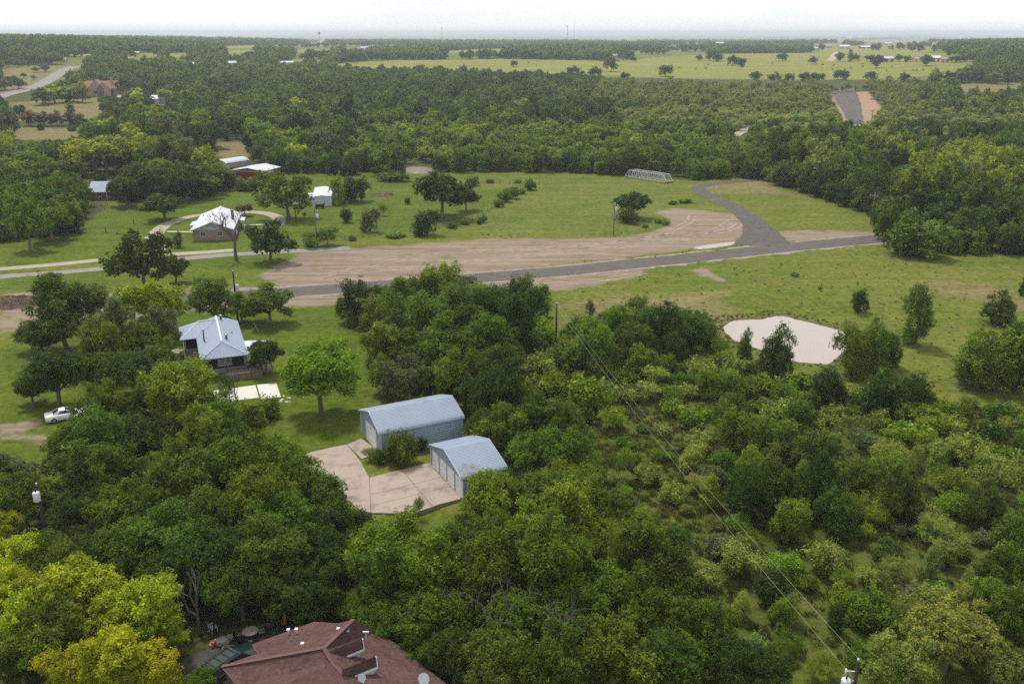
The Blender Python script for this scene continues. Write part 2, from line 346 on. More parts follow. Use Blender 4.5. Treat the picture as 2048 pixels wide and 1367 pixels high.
def in_cover(k, x, y):
    x = np.asarray(x, float); y = np.asarray(y, float); r = np.zeros(x.shape, bool)
    for p in COVER_W[k]: r |= inside(p, x, y)
    return r

az = np.concatenate([np.linspace(-180, -40, 36)[:-1], np.linspace(-40, 40, 641), np.linspace(40, 180, 36)[1:-1]])
rad = np.concatenate([[2, 12, 25], 38 * 1.0062 ** np.arange(1090)])
A, RR = np.meshgrid(np.radians(az), rad); gx = (RR * np.sin(A)).ravel(); gy = (RR * np.cos(A)).ravel()
pond_poly = np.array([G(*p) for p in [(1447,658),(1452,645),(1475,639),(1510,637),(1535,634),(1556,630),(1575,632),(1610,641),(1650,651),(1693,663),(1700,680),(1690,700),(1665,722),(1630,726),(1590,722),(1556,710),(1500,692),(1465,677)]])
pond2_poly = np.array([G(*p) for p in [(806,337),(830,333),(858,335),(866,340),(850,346),(815,345)]])
def smooth_poly(p, n=6):
    q = []
    for k in range(len(p)):
        p0, p1, p2, p3 = p[k-1], p[k], p[(k+1) % len(p)], p[(k+2) % len(p)]
        for t in np.arange(n)/n: q.append(.5*((2*p1) + (p2-p0)*t + (2*p0-5*p1+4*p2-p3)*t*t + (3*p1-p0-3*p2+p3)*t**3))
    q = np.array(q); c = q.mean(0); a = np.arctan2(q[:,1]-c[1], q[:,0]-c[0]); return c + (q-c)*(1 + .012*np.sin(a*9+1) + .01*np.sin(a*17) + rng.normal(0, .006, len(q)))[:, None]
pond_poly = smooth_poly(pond_poly); pond2_poly = smooth_poly(pond2_poly)
gzv = gz(gx, gy)
for pp, dep in ((pond_poly, 0.30), (pond2_poly, 0.3)):
    m = (abs(gx - pp[:,0].mean()) < 25) & (abs(gy - pp[:,1].mean()) < 25); m = np.where(m)[0]
    s = sdist(pp, gx[m], gy[m]); gzv[m] -= dep * sstep(-0.5, 1.2, s)
nr, na = RR.shape
i = (np.arange(nr - 1)[:, None] * na + np.arange(na)[None, :]); j = np.roll(i, -1, axis=1)
F = np.stack([i, j, j + na, i + na], -1).reshape(-1, 4)[:, ::-1]

def ground_material():
    m = bpy.data.materials.new("land"); t = nodes(m); L = t.links.new
    out = N(t, "ShaderNodeOutputMaterial"); b = N(t, "ShaderNodeBsdfPrincipled", i_Roughness=0.95); b.inputs["Specular IOR Level"].default_value = 0.1
    L(b.outputs[0], out.inputs[0]); geo = N(t, "ShaderNodeNewGeometry")
    def noise(s, det=5.0, rough=0.6, rot=None, sc=None, dist=0.0):
        n = N(t, "ShaderNodeTexNoise", i_Scale=s, i_Detail=det, i_Roughness=rough, i_Distortion=dist)
        if rot is not None:
            mp = N(t, "ShaderNodeMapping"); mp.inputs["Rotation"].default_value = (0, 0, rot); mp.inputs["Scale"].default_value = (*sc, 1)
            L(geo.outputs["Position"], mp.inputs[0]); L(mp.outputs[0], n.inputs["Vector"])
        else: L(geo.outputs["Position"], n.inputs["Vector"])
        return n.outputs[0]
    def ramp(f, stops):
        r = N(t, "ShaderNodeValToRGB"); e = r.color_ramp.elements
        while len(e) < len(stops): e.new(0.5)
        for q, (p, c) in zip(e, stops): q.position = p; q.color = (*c, 1)
        L(f, r.inputs[0]); return r.outputs[0]
    def mixc(f, a, c, typ='MIX'):
        x = N(t, "ShaderNodeMix", data_type='RGBA', blend_type=typ)
        if isinstance(f, (int, float)): x.inputs[0].default_value = f
        else: L(f, x.inputs[0])
        L(a, x.inputs[6]); L(c, x.inputs[7]); return x.outputs[2]
    def math_(op, a, c):
        x = N(t, "ShaderNodeMath", operation=op)
        for k, q in enumerate((a, c)):
            if isinstance(q, (int, float)): x.inputs[k].default_value = q
            else: L(q, x.inputs[k])
        return x.outputs[0]
    def mask(name, wd, amp, nz):
        at = N(t, "ShaderNodeAttribute", attribute_name=name)
        s = math_('ADD', at.outputs["Fac"], math_('MULTIPLY', math_('SUBTRACT', nz, 0.5), amp))
        mr = N(t, "ShaderNodeMapRange", interpolation_type='SMOOTHSTEP', i_1=-wd, i_2=wd); L(s, mr.inputs[0]); return mr.outputs[0]
    big, mid, fine, tiny = noise(0.018, 4), noise(0.11, 6, 0.65), noise(0.9, 6, 0.7), noise(5.0, 4, 0.7)
    g_fine = ramp(fine, [(0.30, (0.50, 0.54, 0.50)), (0.50, (0.98, 0.98, 0.98)), (0.72, (1.42, 1.36, 1.28))])
    g_tiny = ramp(tiny, [(0.3, (0.68, 0.70, 0.66)), (0.55, (1, 1, 1)), (0.75, (1.3, 1.28, 1.2))])
    patches = ramp(noise(0.30, 6, 0.72), [(0.36, (0.66, 0.76, 0.62)), (0.5, (1, 1, 1)), (0.68, (1.22, 1.16, 1.1))])
    grass = mixc(ramp(mid, [(0.42, (0, 0, 0)), (0.66, (1, 1, 1))]),
                 ramp(big, [(0.35, (0.078, 0.116, 0.013)), (0.55, (0.106, 0.134, 0.017)), (0.7, (0.140, 0.144, 0.026))]),
                 ramp(noise(0.35, 5), [(0.35, (0.112, 0.132, 0.019)), (0.6, (0.145, 0.142, 0.030)), (0.75, (0.175, 0.148, 0.052))]))
    col = mixc(0.5, grass, patches, 'MULTIPLY')
    scrub = ramp(mid, [(0.3, (0.048, 0.070, 0.010)), (0.48, (0.070, 0.092, 0.014)), (0.66, (0.105, 0.108, 0.026)), (0.82, (0.145, 0.115, 0.055))])
    col = mixc(mask("scrub", 4, 8, mid), col, scrub)
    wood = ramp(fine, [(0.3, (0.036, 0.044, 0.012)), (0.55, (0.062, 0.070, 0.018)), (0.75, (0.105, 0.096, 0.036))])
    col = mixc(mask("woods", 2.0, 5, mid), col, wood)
    field = ramp(noise(0.012, 5, 0.6, 0.35, (1, 3.5)), [(0.3, (0.140, 0.168, 0.024)), (0.52, (0.190, 0.195, 0.034)), (0.72, (0.235, 0.205, 0.055))])
    col = mixc(mask("field", 6, 10, mid), col, field)
    dry = ramp(mid, [(0.3, (0.130, 0.122, 0.040)), (0.5, (0.170, 0.145, 0.060)), (0.7, (0.20, 0.158, 0.08))])
    col = mixc(mask("dry", 3.5, 14, mid), col, dry)
    lawn = ramp(mid, [(0.25, (0.056, 0.092, 0.007)), (0.5, (0.077, 0.114, 0.008)), (0.7, (0.108, 0.134, 0.012)), (0.85, (0.145, 0.130, 0.04))])
    col = mixc(mask("lawn", 1.2, 5, mid), col, lawn)
    col = mixc(1.0, col, g_fine, 'MULTIPLY'); col = mixc(1.0, col, g_tiny, 'MULTIPLY')
    mow = ramp(noise(1.0, 2, 0.5, R(-20), (0.02, 0.42)), [(0.35, (0.86, 0.88, 0.86)), (0.65, (1.12, 1.1, 1.1))])
    col = mixc(0.8, col, mow, 'MULTIPLY')
    mud = ramp(fine, [(0.3, (0.070, 0.062, 0.030)), (0.7, (0.150, 0.120, 0.075))])
    col = mixc(mask("shore", 0.5, 2.2, fine), col, mud)
    streak = noise(1.0, 7, 0.75, R(-24), (0.035, 0.55), 0.5); swirl = noise(0.25, 6, 0.7, None, None, 1.2)
    dirt = ramp(streak, [(0.30, (0.100, 0.069, 0.049)), (0.44, (0.186, 0.139, 0.104)), (0.58, (0.245, 0.190, 0.150)), (0.74, (0.325, 0.265, 0.216))])
    dirt = mixc(ramp(swirl, [(0.50, (0, 0, 0)), (0.72, (0.75, 0.75, 0.75))]), dirt, ramp(fine, [(0.3, (0.15, 0.14, 0.07)), (0.7, (0.24, 0.20, 0.13))]))
    dm = mask("dirt", 1.0, 8.0, noise(0.22, 7, 0.72))
    greenup = ramp(noise(0.16, 7, 0.75), [(0.54, (1, 1, 1)), (0.68, (0.15, 0.15, 0.15))])
    col = mixc(math_('MULTIPLY', dm, greenup), col, dirt)
    red = ramp(noise(0.4, 6), [(0.3, (0.20, 0.125, 0.075)), (0.5, (0.29, 0.19, 0.125)), (0.72, (0.33, 0.235, 0.165))])
    col = mixc(mask("reddirt", 2, 7, mid), col, red)
    pale = ramp(fine, [(0.3, (0.30, 0.25, 0.22)), (0.7, (0.46, 0.42, 0.39))])
    col = mixc(mask("pale", 0.6, 2.2, fine), col, pale)
    L(col, b.inputs["Base Color"])
    bu = N(t, "ShaderNodeBump", i_Strength=0.9, i_Distance=0.22); L(math_('ADD', fine, math_('MULTIPLY', tiny, 0.35)), bu.inputs["Height"]); L(bu.outputs[0], b.inputs["Normal"])
    return m
me = fast_mesh("ground", np.stack([gx, gy, gzv], -1), F, [ground_material()], smooth=True)
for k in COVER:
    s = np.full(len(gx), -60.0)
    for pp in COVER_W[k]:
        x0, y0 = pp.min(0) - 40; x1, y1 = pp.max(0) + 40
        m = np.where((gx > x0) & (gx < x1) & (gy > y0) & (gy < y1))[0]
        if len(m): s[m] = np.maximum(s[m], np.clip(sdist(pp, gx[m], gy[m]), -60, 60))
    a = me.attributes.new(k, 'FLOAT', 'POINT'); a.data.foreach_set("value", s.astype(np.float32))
sh = np.full(len(gx), -30.0)
for pp in (pond_poly, pond2_poly):
    m = np.where(np.hypot(gx - pp[:,0].mean(), gy - pp[:,1].mean()) < 40)[0]; sh[m] = np.maximum(sh[m], sdist(pp, gx[m], gy[m]) + .7)
a = me.attributes.new("shore", 'FLOAT', 'POINT'); a.data.foreach_set("value", sh.astype(np.float32))
tag(link("ground", me), "rolling green and tan pasture land reaching to the horizon", kind='structure')

# ------------------------------------------------------------------ sheets on the land: roads, drives, slabs, water
def sheet(name, pts, z, m, kind='structure', edge=0.0, label=None):
    """flat polygon a little above the land (outline in world x, y); ragged by edge metres"""
    pts = [Vector((p[0], p[1], 0)) for p in pts]; q = []
    for a, c in zip(pts, pts[1:] + pts[:1]):
        n = max(1, int((c - a).length / (0.8 if edge else 4)))
        for k in range(n):
            p = a.lerp(c, k / n)
            if edge: p = p + Vector((random.gauss(0, edge), random.gauss(0, edge), 0))
            q.append((p.x, p.y, float(gz(p.x, p.y)) + z))
    me_ = bpy.data.meshes.new(name); bm = bmesh.new(); vs = [bm.verts.new(p) for p in q]; f = bm.faces.new(vs)
    if f.normal.z < 0 or sum(a[0]*c[1]-c[0]*a[1] for a, c in zip(q, q[1:]+q[:1])) < 0: f.normal_flip()
    bmesh.ops.triangulate(bm, faces=bm.faces); bm.to_mesh(me_); bm.free(); me_.materials.append(m)
    o = link(name, me_); tag(o, label, kind=kind); return o
def strip(name, px, width, z, m, edge=0.12, label=None, off=0.0):
    """ribbon of given width along photo pixels on the land"""
    c = [Vector((*G(*p), 0)) for p in px]; pts = []
    for k in range(len(c) - 1):
        p0 = c[max(k-1, 0)]; p1 = c[k]; p2 = c[k+1]; p3 = c[min(k+2, len(c)-1)]
        n = max(2, int((p2 - p1).length / 1.5))
        for s in range(n):
            t = s / n
            pts.append(0.5 * ((2*p1) + (p2-p0)*t + (2*p0-5*p1+4*p2-p3)*t*t + (3*p1-p0-3*p2+p3)*t*t*t))
    pts.append(c[-1]); V = []; Fq = []
    for k, p in enumerate(pts):
        t = (pts[min(k+1, len(pts)-1)] - pts[max(k-1, 0)]).normalized(); nn = Vector((-t.y, t.x, 0))
        wv = width if isinstance(width, (int, float)) else np.interp(k / (len(pts)-1), np.linspace(0, 1, len(width)), width)
        for s in (-1, 1):
            q = p + nn * (off + s * (wv / 2 + random.gauss(0, edge))); V.append((q.x, q.y, float(gz(q.x, q.y)) + z))
        if k: Fq.append((2*k-2, 2*k, 2*k+1, 2*k-1))
    me_ = fast_mesh(name, V, np.array(Fq)[:, ::-1], [m])
    if me_.polygons[0].normal.z < 0: me_.flip_normals()
    o = link(name, me_); tag(o, label, kind='structure'); return o
ROADPX = [(120,616),(230,606),(380,596),(590,583),(740,572),(1100,544),(1280,526),(1450,508),(1600,492),(1760,477),(1850,468)]
M_SHOULDER = mat("tan_gravel_shoulder", (0.25, 0.20, 0.16), 0.95, 0.3, 0.8, bump=0.02, bscale=6, stain=((0.13, 0.12, 0.06), 0.5, 0.52, 0.66))
M_RUT = mat("worn_wheel_path", (0.108, 0.096, 0.089), 0.95, 0.2, 0.4, stain=((0.085, 0.076, 0.07), 0.3, 0.45, 0.65))
M_DRUT = mat("dusty_tyre_track", (0.30, 0.25, 0.21), 0.95, 0.3, 0.5, stain=((0.16, 0.12, 0.09), 0.6, 0.45, 0.65))
strip("road_shoulder", ROADPX, 9.2, 0.016, M_SHOULDER, 0.45, "ragged tan gravel shoulder along the dark road")
for o_ in (-2.35, -0.85, 0.85, 2.35): strip("wheel_path", ROADPX, 0.75, 0.042, M_RUT, 0.10, off=o_)
for pth in ([(700,545),(900,528),(1100,507),(1300,487),(1420,463),(1465,440)], [(640,552),(860,510),(1060,496),(1280,478),(1370,448),(1385,430)], [(760,604),(900,584),(1040,572),(1180,562),(1290,545)], [(1405,470),(1450,462),(1478,448),(1470,434)], [(930,505),(1180,490),(1340,470)]):
    for o_ in (-.85, .85): strip("tyre_track", pth, 0.42, 0.010, M_DRUT, 0.10, off=o_)
strip("road", [(120,616),(230,606),(380,596),(590,583),(740,572),(1100,544),(1280,526),(1450,508),(1600,492),(1760,477),(1850,468)], [6.6,6.6,6.6,6.6,7.0,7.0,7.0,7.0,7.2,7.0], 0.030, M_ASPH, 0.1, "dark chip-sealed country road crossing the tan dirt")
strip("side_road", [(1528,492),(1524,470),(1508,446),(1472,418),(1428,397),(1400,382),(1398,374),(1425,368),(1470,364),(1530,358)], [14,9.5,6.5,5.6,5.2,5.0,5.0,4.0,3.6,3.4], 0.036, M_ASPH, 0.12, "dark gravel side road curving up to the wood")
strip("gravel_drive", [(-80,562),(0,553),(120,545),(230,534),(320,523),(400,514),(480,508),(560,503),(640,500),(700,496)], 3.4, 0.028, M_GRAVEL, 0.12, "grey gravel lane beside the concrete drive")
strip("concrete_drive", [(-60,543),(0,538),(120,528),(210,519),(300,511),(400,505),(470,500)], 3.0, 0.034, M_CONCTAN, 0.03, "pale concrete drive along the lawn")
strip("loop_drive", [(312,509),(309,490),(308,474),(318,460),(338,447),(370,436),(400,430),(440,427),(480,424),(520,425),(548,431),(558,439),(556,450)], [4.2,4.4,4.2,3.6,3.4,3.4,3.4,3.4,3.4,3.2], 0.040, M_CONCTAN, 0.03, "concrete loop drive around the white-roofed house")
strip("footpath", [(334,463),(392,464)], 0.9, 0.046, M_CONCWHITE, 0.01); strip("footpath", [(484,450),(530,449)], 0.9, 0.046, M_CONCWHITE, 0.01)
strip("footpath", [(351,698),(352,720),(353,742)], 1.1, 0.03, M_CONCTAN, 0.02, "narrow concrete path left of the porch")
strip("footpath", [(354,701),(374,699)], 0.7, 0.034, M_CONCTAN, 0.02); strip("footpath", [(354,710),(394,706)], 0.7, 0.036, M_CONCTAN, 0.02)
strip("gravel_road", [(1686,176),(1690,190),(1700,212),(1708,232),(1712,250)], [16,17,15,10,8], 0.05, M_ASPH, 0.5, "straight grey gravel strip in orange dirt beyond the wood")
strip("track", [(1462,277),(1478,266),(1494,258),(1508,252)], 5.0, 0.05, M_CONCTAN, 0.2, "pale track bend showing in the trees")
strip("highway", [(-60,214),(10,190),(60,178),(95,162),(120,146),(135,138),(158,132)], 11.0, 0.12, M_GRAVEL, 0.1, "pale highway running off between the fields")
strip("far_lane", [(1660,122),(1668,112),(1672,104)], 9.0, 0.15, M_CONCTAN, 0.2); strip("far_lane", [(1790,80),(1830,87),(1850,91)], 9.0, 0.3, M_CONCTAN, 0.2)
M_WATER = mat("muddy_water", (0.345, 0.298, 0.275), 0.03, 0.06, 0.10, 0.0, 0.5)
sheet("pond", [tuple(p) for p in pond_poly], -0.10, M_WATER, label="small muddy pond reflecting the pale sky")
sheet("far_pond", [tuple(p) for p in pond2_poly], -0.10, M_WATER, label="small pond at the foot of the wood")
def slab(name, px, z0, z1, m, label=None):
    pts = [Vector((*G(*p), 0)) for p in px]; b = MB(); b.prism([(p.x, p.y, z0) for p in pts], (0, 0, z1 - z0))
    o = b.build(name, m); tag(o, label, kind='structure'); return o
slab("concrete_pad", [(739.5,956),(797,941),(860,926.5),(930,985),(921,1001),(880,1014),(835,1031),(800,1031),(742.5,1027)], -1.2, 0.10, M_CONC, "square concrete parking pad before the four-door garage")
slab("concrete_driveway", [(560,930),(622,905),(660,896),(693,889.5),(705,902),(722,925),(738.5,956),(740,990),(741.5,1027),(718,1019),(700,1004),(670,990),(600,975)], -1.0, 0.09, M_CONC, "concrete driveway sweeping past the grey barn")
slab("concrete_apron", [(694,889),(707,884),(722,877),(755,900),(742,911),(724,918),(711,905)], -0.3, 0.06, M_CONC, "stained concrete apron at the barn door")
slab("patio_slab", [(425,783),(511,771),(518,796),(437,807)], -0.2, 0.12, M_CONCWHITE, "bare pale concrete slab on the lawn")
slab("patio_slab", [(514,770.5),(553,767.5),(562,795),(522,799)], -0.2, 0.14, M_CONCWHITE)
# joints cut in the pad: thin dark seams lying on the concrete
jm = mat("dark_joint", (0.10, 0.09, 0.08), 0.95, 0.1)
sj = MB()
for a, c in (((803,940),(866,1020)), ((742,990),(893,953)), ((745,1012),(908,972))):
    p, q = Vector((*G(*a), 0.104)), Vector((*G(*c), 0.104)); d = (q - p).normalized(); n_ = Vector((-d.y, d.x, 0)) * 0.03
    sj.poly([p - n_, q - n_, q + n_, p + n_])
tag(sj.build("pad_joint", jm), kind='structure')

# ------------------------------------------------------------------ buildings
def ribbed_roof(name, prof, y0, y1, m, parent, rib=0.25, depth=0.02, thick=0.05):
    """roof sheet: cross-section profile (x, z) extruded along y; ribs run along y"""
    pts = []
    for (xa, za), (xb, zb) in zip(prof, prof[1:]):
        Ls = math.hypot(xb-xa, zb-za); n = max(1, round(Ls / rib)); nx, nz = -(zb-za)/Ls, (xb-xa)/Ls
        for k in range(n):
            for f, h in ((0, 0), (0.30, 0), (0.42, depth), (0.68, depth), (0.80, 0)) if rib < 9 else ((0, 0),):
                t = (k + f) / n; pts.append((xa+(xb-xa)*t + nx*h, za+(zb-za)*t + nz*h))
    pts.append(prof[-1]); b = MB(); n = len(pts)
    b.faces([(x, y0, z) for x, z in pts] + [(x, y1, z) for x, z in pts], [(i, i+1, n+i+1, n+i) for i in range(n-1)])
    b.faces([(x, y0, z-thick) for x, z in prof] + [(x, y1, z-thick) for x, z in prof],
            [(i, len(prof)+i, len(prof)+i+1, i+1) for i in range(len(prof)-1)])
    k = len(prof)
    for y in (y0, y1):
        b.faces([(x, y, z) for x, z in prof] + [(x, y, z-thick) for x, z in prof], [(i, i+1, k+i+1, k+i) for i in range(k-1)])
    return b.build(name, m, parent)
def gable_walls(b, x0, x1, y0, y1, eave, ridge, xr=None, z0=0.0, chamfer=None):
    xr = (x0+x1)/2 if xr is None else xr
    prof = [(x0, z0), (x0, eave), (xr, ridge), (x1, eave), (x1, z0)]
    n = len(prof); b.faces([(x, y0, z) for x, z in prof] + [(x, y1, z) for x, z in prof],
        [tuple(range(n)), tuple(range(n, 2*n))[::-1], (0, n, n+1, 1), (3, n+3, n+4, 4)])
    return b
def window_part(parent, x, z, wd, ht, y=0.0, frame=M_WHITE, axis='y', out=-1, panes=2, glass=None):
    """window on a wall; axis 'y': wall faces -y (out=-1) or +y; axis 'x': wall faces along x"""
    def q(a, d, c): return (x+a, y+out*d, z+c) if axis == 'y' else (x+out*d, y+a, z+c)
    b = MB(); t = 0.09
    def bx(a0, a1, c0, c1, d0, d1):
        p, r = q(a0, d0, c0), q(a1, d1, c1); b.box([min(u, v) for u, v in zip(p, r)], [max(u, v) for u, v in zip(p, r)])
    bx(0, wd, 0, t, 0.0, .06); bx(0, wd, ht-t, ht, 0.0, .06); bx(0, t, t, ht-t, 0.0, .06); bx(wd-t, wd, t, ht-t, 0.0, .06)
    for k in range(1, panes): bx(wd*k/panes-.03, wd*k/panes+.03, t, ht-t, 0.0, .05)
    f = b.build("window", frame, parent); g = MB(); b = g
    bx(t, wd-t, t, ht-t, 0.004, .02); g.build("pane", glass or M_GLASS, f); return f

def steel_barn(label, origin, ang, W, D, eave, ridge, xr, doors, dz):
    t = thing("metal_barn" if len(doors) == 1 else "garage", label, "barn" if len(doors) == 1 else "garage", (*origin, 0), ang)
    wb = MB(); c = 0.30
    x0, x1, y0, y1 = 0.12, W-0.12, 0.15, D-0.15
    gable_walls(wb, x0, x1, y0, y1, eave-0.12, ridge-0.12, xr, -0.5)
    w_ = wb.build("wall", mat("grey_steel_siding", (0.29, 0.36, 0.47), 0.6, 0.09, 0.4, 0.0, 0.4, lines=('Z', 0.2286, 0.018)), t)
    sl = (ridge-eave)/max(xr, 0.1); sr = (ridge-eave)/(W-xr)
    ribbed_roof("roof", [(-0.02, eave-c), (0.10, eave-0.08), (c+.05, eave+sl*c*0.9), (xr-.15, ridge-.02), (xr+.15, ridge-.02), (W-c-.05, eave+sr*c*0.9), (W-.10, eave-0.08), (W+0.02, eave-c)], -0.1, D+0.1, M_GALVROOF, t, 0.2286, 0.022)
    M_TRIM = mat("pale_trim", (0.60, 0.64, 0.70), 0.5, 0.05)
    for x in (0.02, W-0.14):
        for ya, yb in ((y0-.035, y0-.003), (y1+.003, y1+.035)): tr = MB(); tr.box((x, ya, -0.2), (x+.12, yb, eave-.12)); tr.build("corner_trim", M_TRIM, t)
    pr = [(-0.03, eave-c), (0.09, eave-0.06), (c+.05, eave+sl*c*.9+.02), (xr, ridge+.02), (W-c-.05, eave+sr*c*.9+.02), (W-.09, eave-.06), (W+.03, eave-c)]
    for y in (-0.13, D+0.10):
        tr = MB(); m_ = len(pr); up = [(x, y, z) for x, z in pr]; lo = [(x, y, z-.13) for x, z in pr]
        q_ = up + lo; q_ += [(x, y+.028, z) for x, y, z in q_]; k_ = 2*m_
        fs = []
        for i_ in range(m_-1): fs += [(i_, i_+1, m_+i_+1, m_+i_), (k_+i_, k_+m_+i_, k_+m_+i_+1, k_+i_+1), (i_, k_+i_, k_+i_+1, i_+1), (m_+i_, m_+i_+1, k_+m_+i_+1, k_+m_+i_)]
        fs += [(0, m_, k_+m_, k_), (m_-1, k_+m_-1, k_+2*m_-1, 2*m_-1)]
        tr.faces(q_, fs); tr.build("rake_trim", M_TRIM, t)
    for (a, b_) in doors:
        d = MB(); d.box((a, y0-.045, 0.02), (b_, y0-.004, dz)); dr = d.build("door", M_DOOR, t)
        g = MB(); g.box(((a+b_)/2-.12, y0-.075, 0.5), ((a+b_)/2+.12, y0-.045, 0.56)); g.build("handle", M_STEEL, dr)
    return t
steel_barn("big grey ribbed steel barn with one white roll door, beside the concrete driveway", (-18.5, 99.6), R(-63), 7.7, 10.4, 3.15, 4.45, 4.1, [(2.15, 5.85)], 2.55)
steel_barn("low grey steel garage with four white roll doors facing the square concrete pad", (-9.3, 91.0), R(-63), 9.1, 5.2, 2.65, 4.0, 4.55, [(.65,2.45), (2.85,4.6), (4.95,6.75), (7.15,8.9)], 2.15)

def roof_plane(b, pts, t=0.10):
    """a thick roof plane"""
    b.prism(pts, (0, 0, -t))
def seams(b, p0, p1, q0, q1, n, h=0.035, w_=0.035):
    """standing seams between edge p0-p1 and edge q0-q1"""
    p0, p1, q0, q1 = map(Vector, (p0, p1, q0, q1))
    for k in range(n + 1):
        a, c = p0.lerp(p1, k/n), q0.lerp(q1, k/n)
        if (a-c).length > 0.3: b.bar(a + Vector((0,0,h/2)), c + Vector((0,0,h/2)), w_, h)
M_BLIND = mat("window_blind", (.34, .38, .42), .3, .1)
# --- grey seamed-roof house with dark siding
H = thing("house", "dark-sided house under a pale blue-grey seamed metal roof, wooden deck at its corner", "house", (-43.4, 116.8, 0), R(21))
e, r_ = 3.1, 4.75
b = MB(); gable = [(0.5,0.75),(6.0,0.75)]
b.box((0.5, 2.2, 0.75), (6.0, 16.4, e-0.06)); b.box((-1.6, 12.6, 0.75), (0.5, 16.2, e-.06)); b.build("wall", M_DARKWALL, H)
b = MB(); b.box((0.46, 2.16, -0.3), (6.04, 16.44, 0.75)); b.box((-1.64, 12.56, -.3), (0.46, 16.24, .75)); b.build("foundation", M_SKIRT, H)
b = MB(); A_, B_ = (0, 0, e), (6.5, 0, e); C_, D_ = (6.5, 17, e), (0, 17, e); a1, a2 = (3.25, 2.4, r_), (3.25, 15.2, r_)
roof_plane(b, [A_, B_, a1])
roof_plane(b, [B_, C_, a2, a1]); roof_plane(b, [C_, D_, a2])
roof_plane(b, [A_, a1, a2, D_])
wl = [(-2.3, 10.1, e), (-2.3, 16.6, e), (0.6, 13.3, r_), (3.25, 13.3, r_)]
roof_plane(b, [wl[0], (0.0, 10.1, e+.03), (3.2, 13.3, r_+.02), wl[2]]); roof_plane(b, [wl[1], wl[0], wl[2]]); roof_plane(b, [(0.0, 16.6, e+.03), wl[1], wl[2], (3.2, 13.3, r_+.02)])
rf = b.build("roof", M_ROOFBLUE, H)
b = MB(); seams(b, A_, B_, (3.25, 2.4, r_), (3.25, 2.4, r_), 12)
for k in range(1, 26):
    y = 17 * k / 26; t_ = min(1, y/2.4, (17-y)/1.8)
    for x0, s in ((0, 1), (6.5, -1)):
        b.bar((x0, y, e+.02), (x0 + s*3.25*t_, y, e + (r_-e)*t_ + .02), 0.035, 0.035)
for k in range(1, 9):
    x = -2.3 + 5.5*k/9; t_ = min(1, (x+2.3)/2.9)
    b.bar((x, 10.1 + max(0, x)*1.0, e+.02 + max(0, x)/3.2*(r_-e)), (x, 10.1+3.2*t_, e+(r_-e)*t_+.03), .035, .035)
b.build("seam", M_ROOFBLUE, rf)
b = MB(); b.bar((3.25, 2.4, r_+.03), (3.25, 15.2, r_+.03), .3, .06); b.bar((0.6, 13.3, r_+.03), (3.1, 13.3, r_+.03), .25, .05)
b.bar(A_, a1, .16, .05); b.bar(B_, a1, .16, .05); b.bar(wl[0], wl[2], .16, .05); b.build("ridge_cap", M_ROOFWHITE, rf)
b = MB(); b.prism([(6.5, 6.6, 3.02), (9.6, 6.4, 2.85), (9.7, 0.6, 2.85), (6.5, 0.9, 3.02)], (0, 0, -.09)); b.build("porch_roof", M_ROOFWHITE, H)
for x, y in ((9.4, 0.9), (9.4, 6.1)):
    b = MB(); b.box((x-.06, y-.06, 0), (x+.06, y+.06, 2.76)); b.build("porch_post", M_WHITE, H)
b = MB(); b.box((6.1, 0.2, -.2), (9.6, 6.5, 0.35)); b.build("patio_floor", M_CONCTAN, H)
b = MB(); b.box((-2.0, 10.3, -.2), (0.4, 12.5, 0.3)); b.build("porch_floor", M_CONCTAN, H)
for x, y in ((-1.9, 10.4), (0.3, 10.4)):
    b = MB(); b.box((x-.06, y-.06, 0.3), (x+.06, y+.06, e-.08)); b.build("porch_post", M_WHITE, H)
b = MB(); b.box((0.2, 2.0, .6), (.44, 2.12, e-.08)); b.build("downpipe", M_WHITE, H)
window_part(H, 2.4, 1.05, 1.9, 1.05, 2.2, panes=2, glass=M_BLIND)
window_part(H, 0.5, 1.5, 1.2, 1.1, 6.0, axis='x', out=-1); window_part(H, 6.0, 1.5, 1.2, 1.1, 9.5, axis='x', out=1)
b = MB(); b.box((6.0, 3.4, .4), (6.05, 4.3, 2.4)); dd = b.build("door", M_WHITE, H)
b = MB(); b.box((6.05, 4.15, 1.35), (6.10, 4.21, 1.45)); b.build("handle", M_STEEL, dd)
for (x, y, z, h, rr) in ((1.0, 6.6, 3.6, 1.9, .11), (3.9, 13.9, 4.5, .75, .17), (4.0, 4.2, 4.3, .85, .17), (5.0, 8.3, 3.8, .35, .07)):
    b = MB(); b.lathe([(rr, 0), (rr, h-.2)], (x, y, z), 10)
    v = b.build("vent_pipe", M_POLEGREY, H); c_ = MB(); c_.lathe([(rr*1.5, 0), (rr*1.6, .12), (rr*.5, .2)], (x, y, z+h-.2), 10); c_.build("cap", M_STEEL, v)
DK = MB(); DK.box((3.3, -1.4, .48), (8.1, 1.9, .58))
d_ = DK.build("deck_floor", M_WOODDECK, H)
b = MB(); b.box((3.28, -1.46, -.1), (8.1, -1.42, .9)); b.box((8.1, -1.46, -.1), (8.14, 1.9, .48)); b.box((3.24, -1.46, -.1), (3.28, 1.9, .9)); b.build("deck_skirt", M_WOOD, H)
b = MB()
for x in (3.3, 4.9, 6.5, 8.1): b.box((x-.05, -1.56, 0), (x+.05, -1.46, 1.05))
for y in (0.2, 1.8): b.box((8.14, y-.05, 0), (8.24, y+.05, 1.45))
b.box((8.15, -1.4, 1.35), (8.22, 1.8, 1.45)); b.box((8.15, -1.4, .95), (8.22, 1.8, 1.03)); b.box((3.3, -1.57, .95), (8.2, -1.45, 1.02)); b.build("deck_rail", M_WOOD, H)
b = MB()
for k, (y, z) in enumerate(((1.0, .95), (1.35, 1.25))): b.box((6.2, y, z-.05), (8.1, y+.24, z))
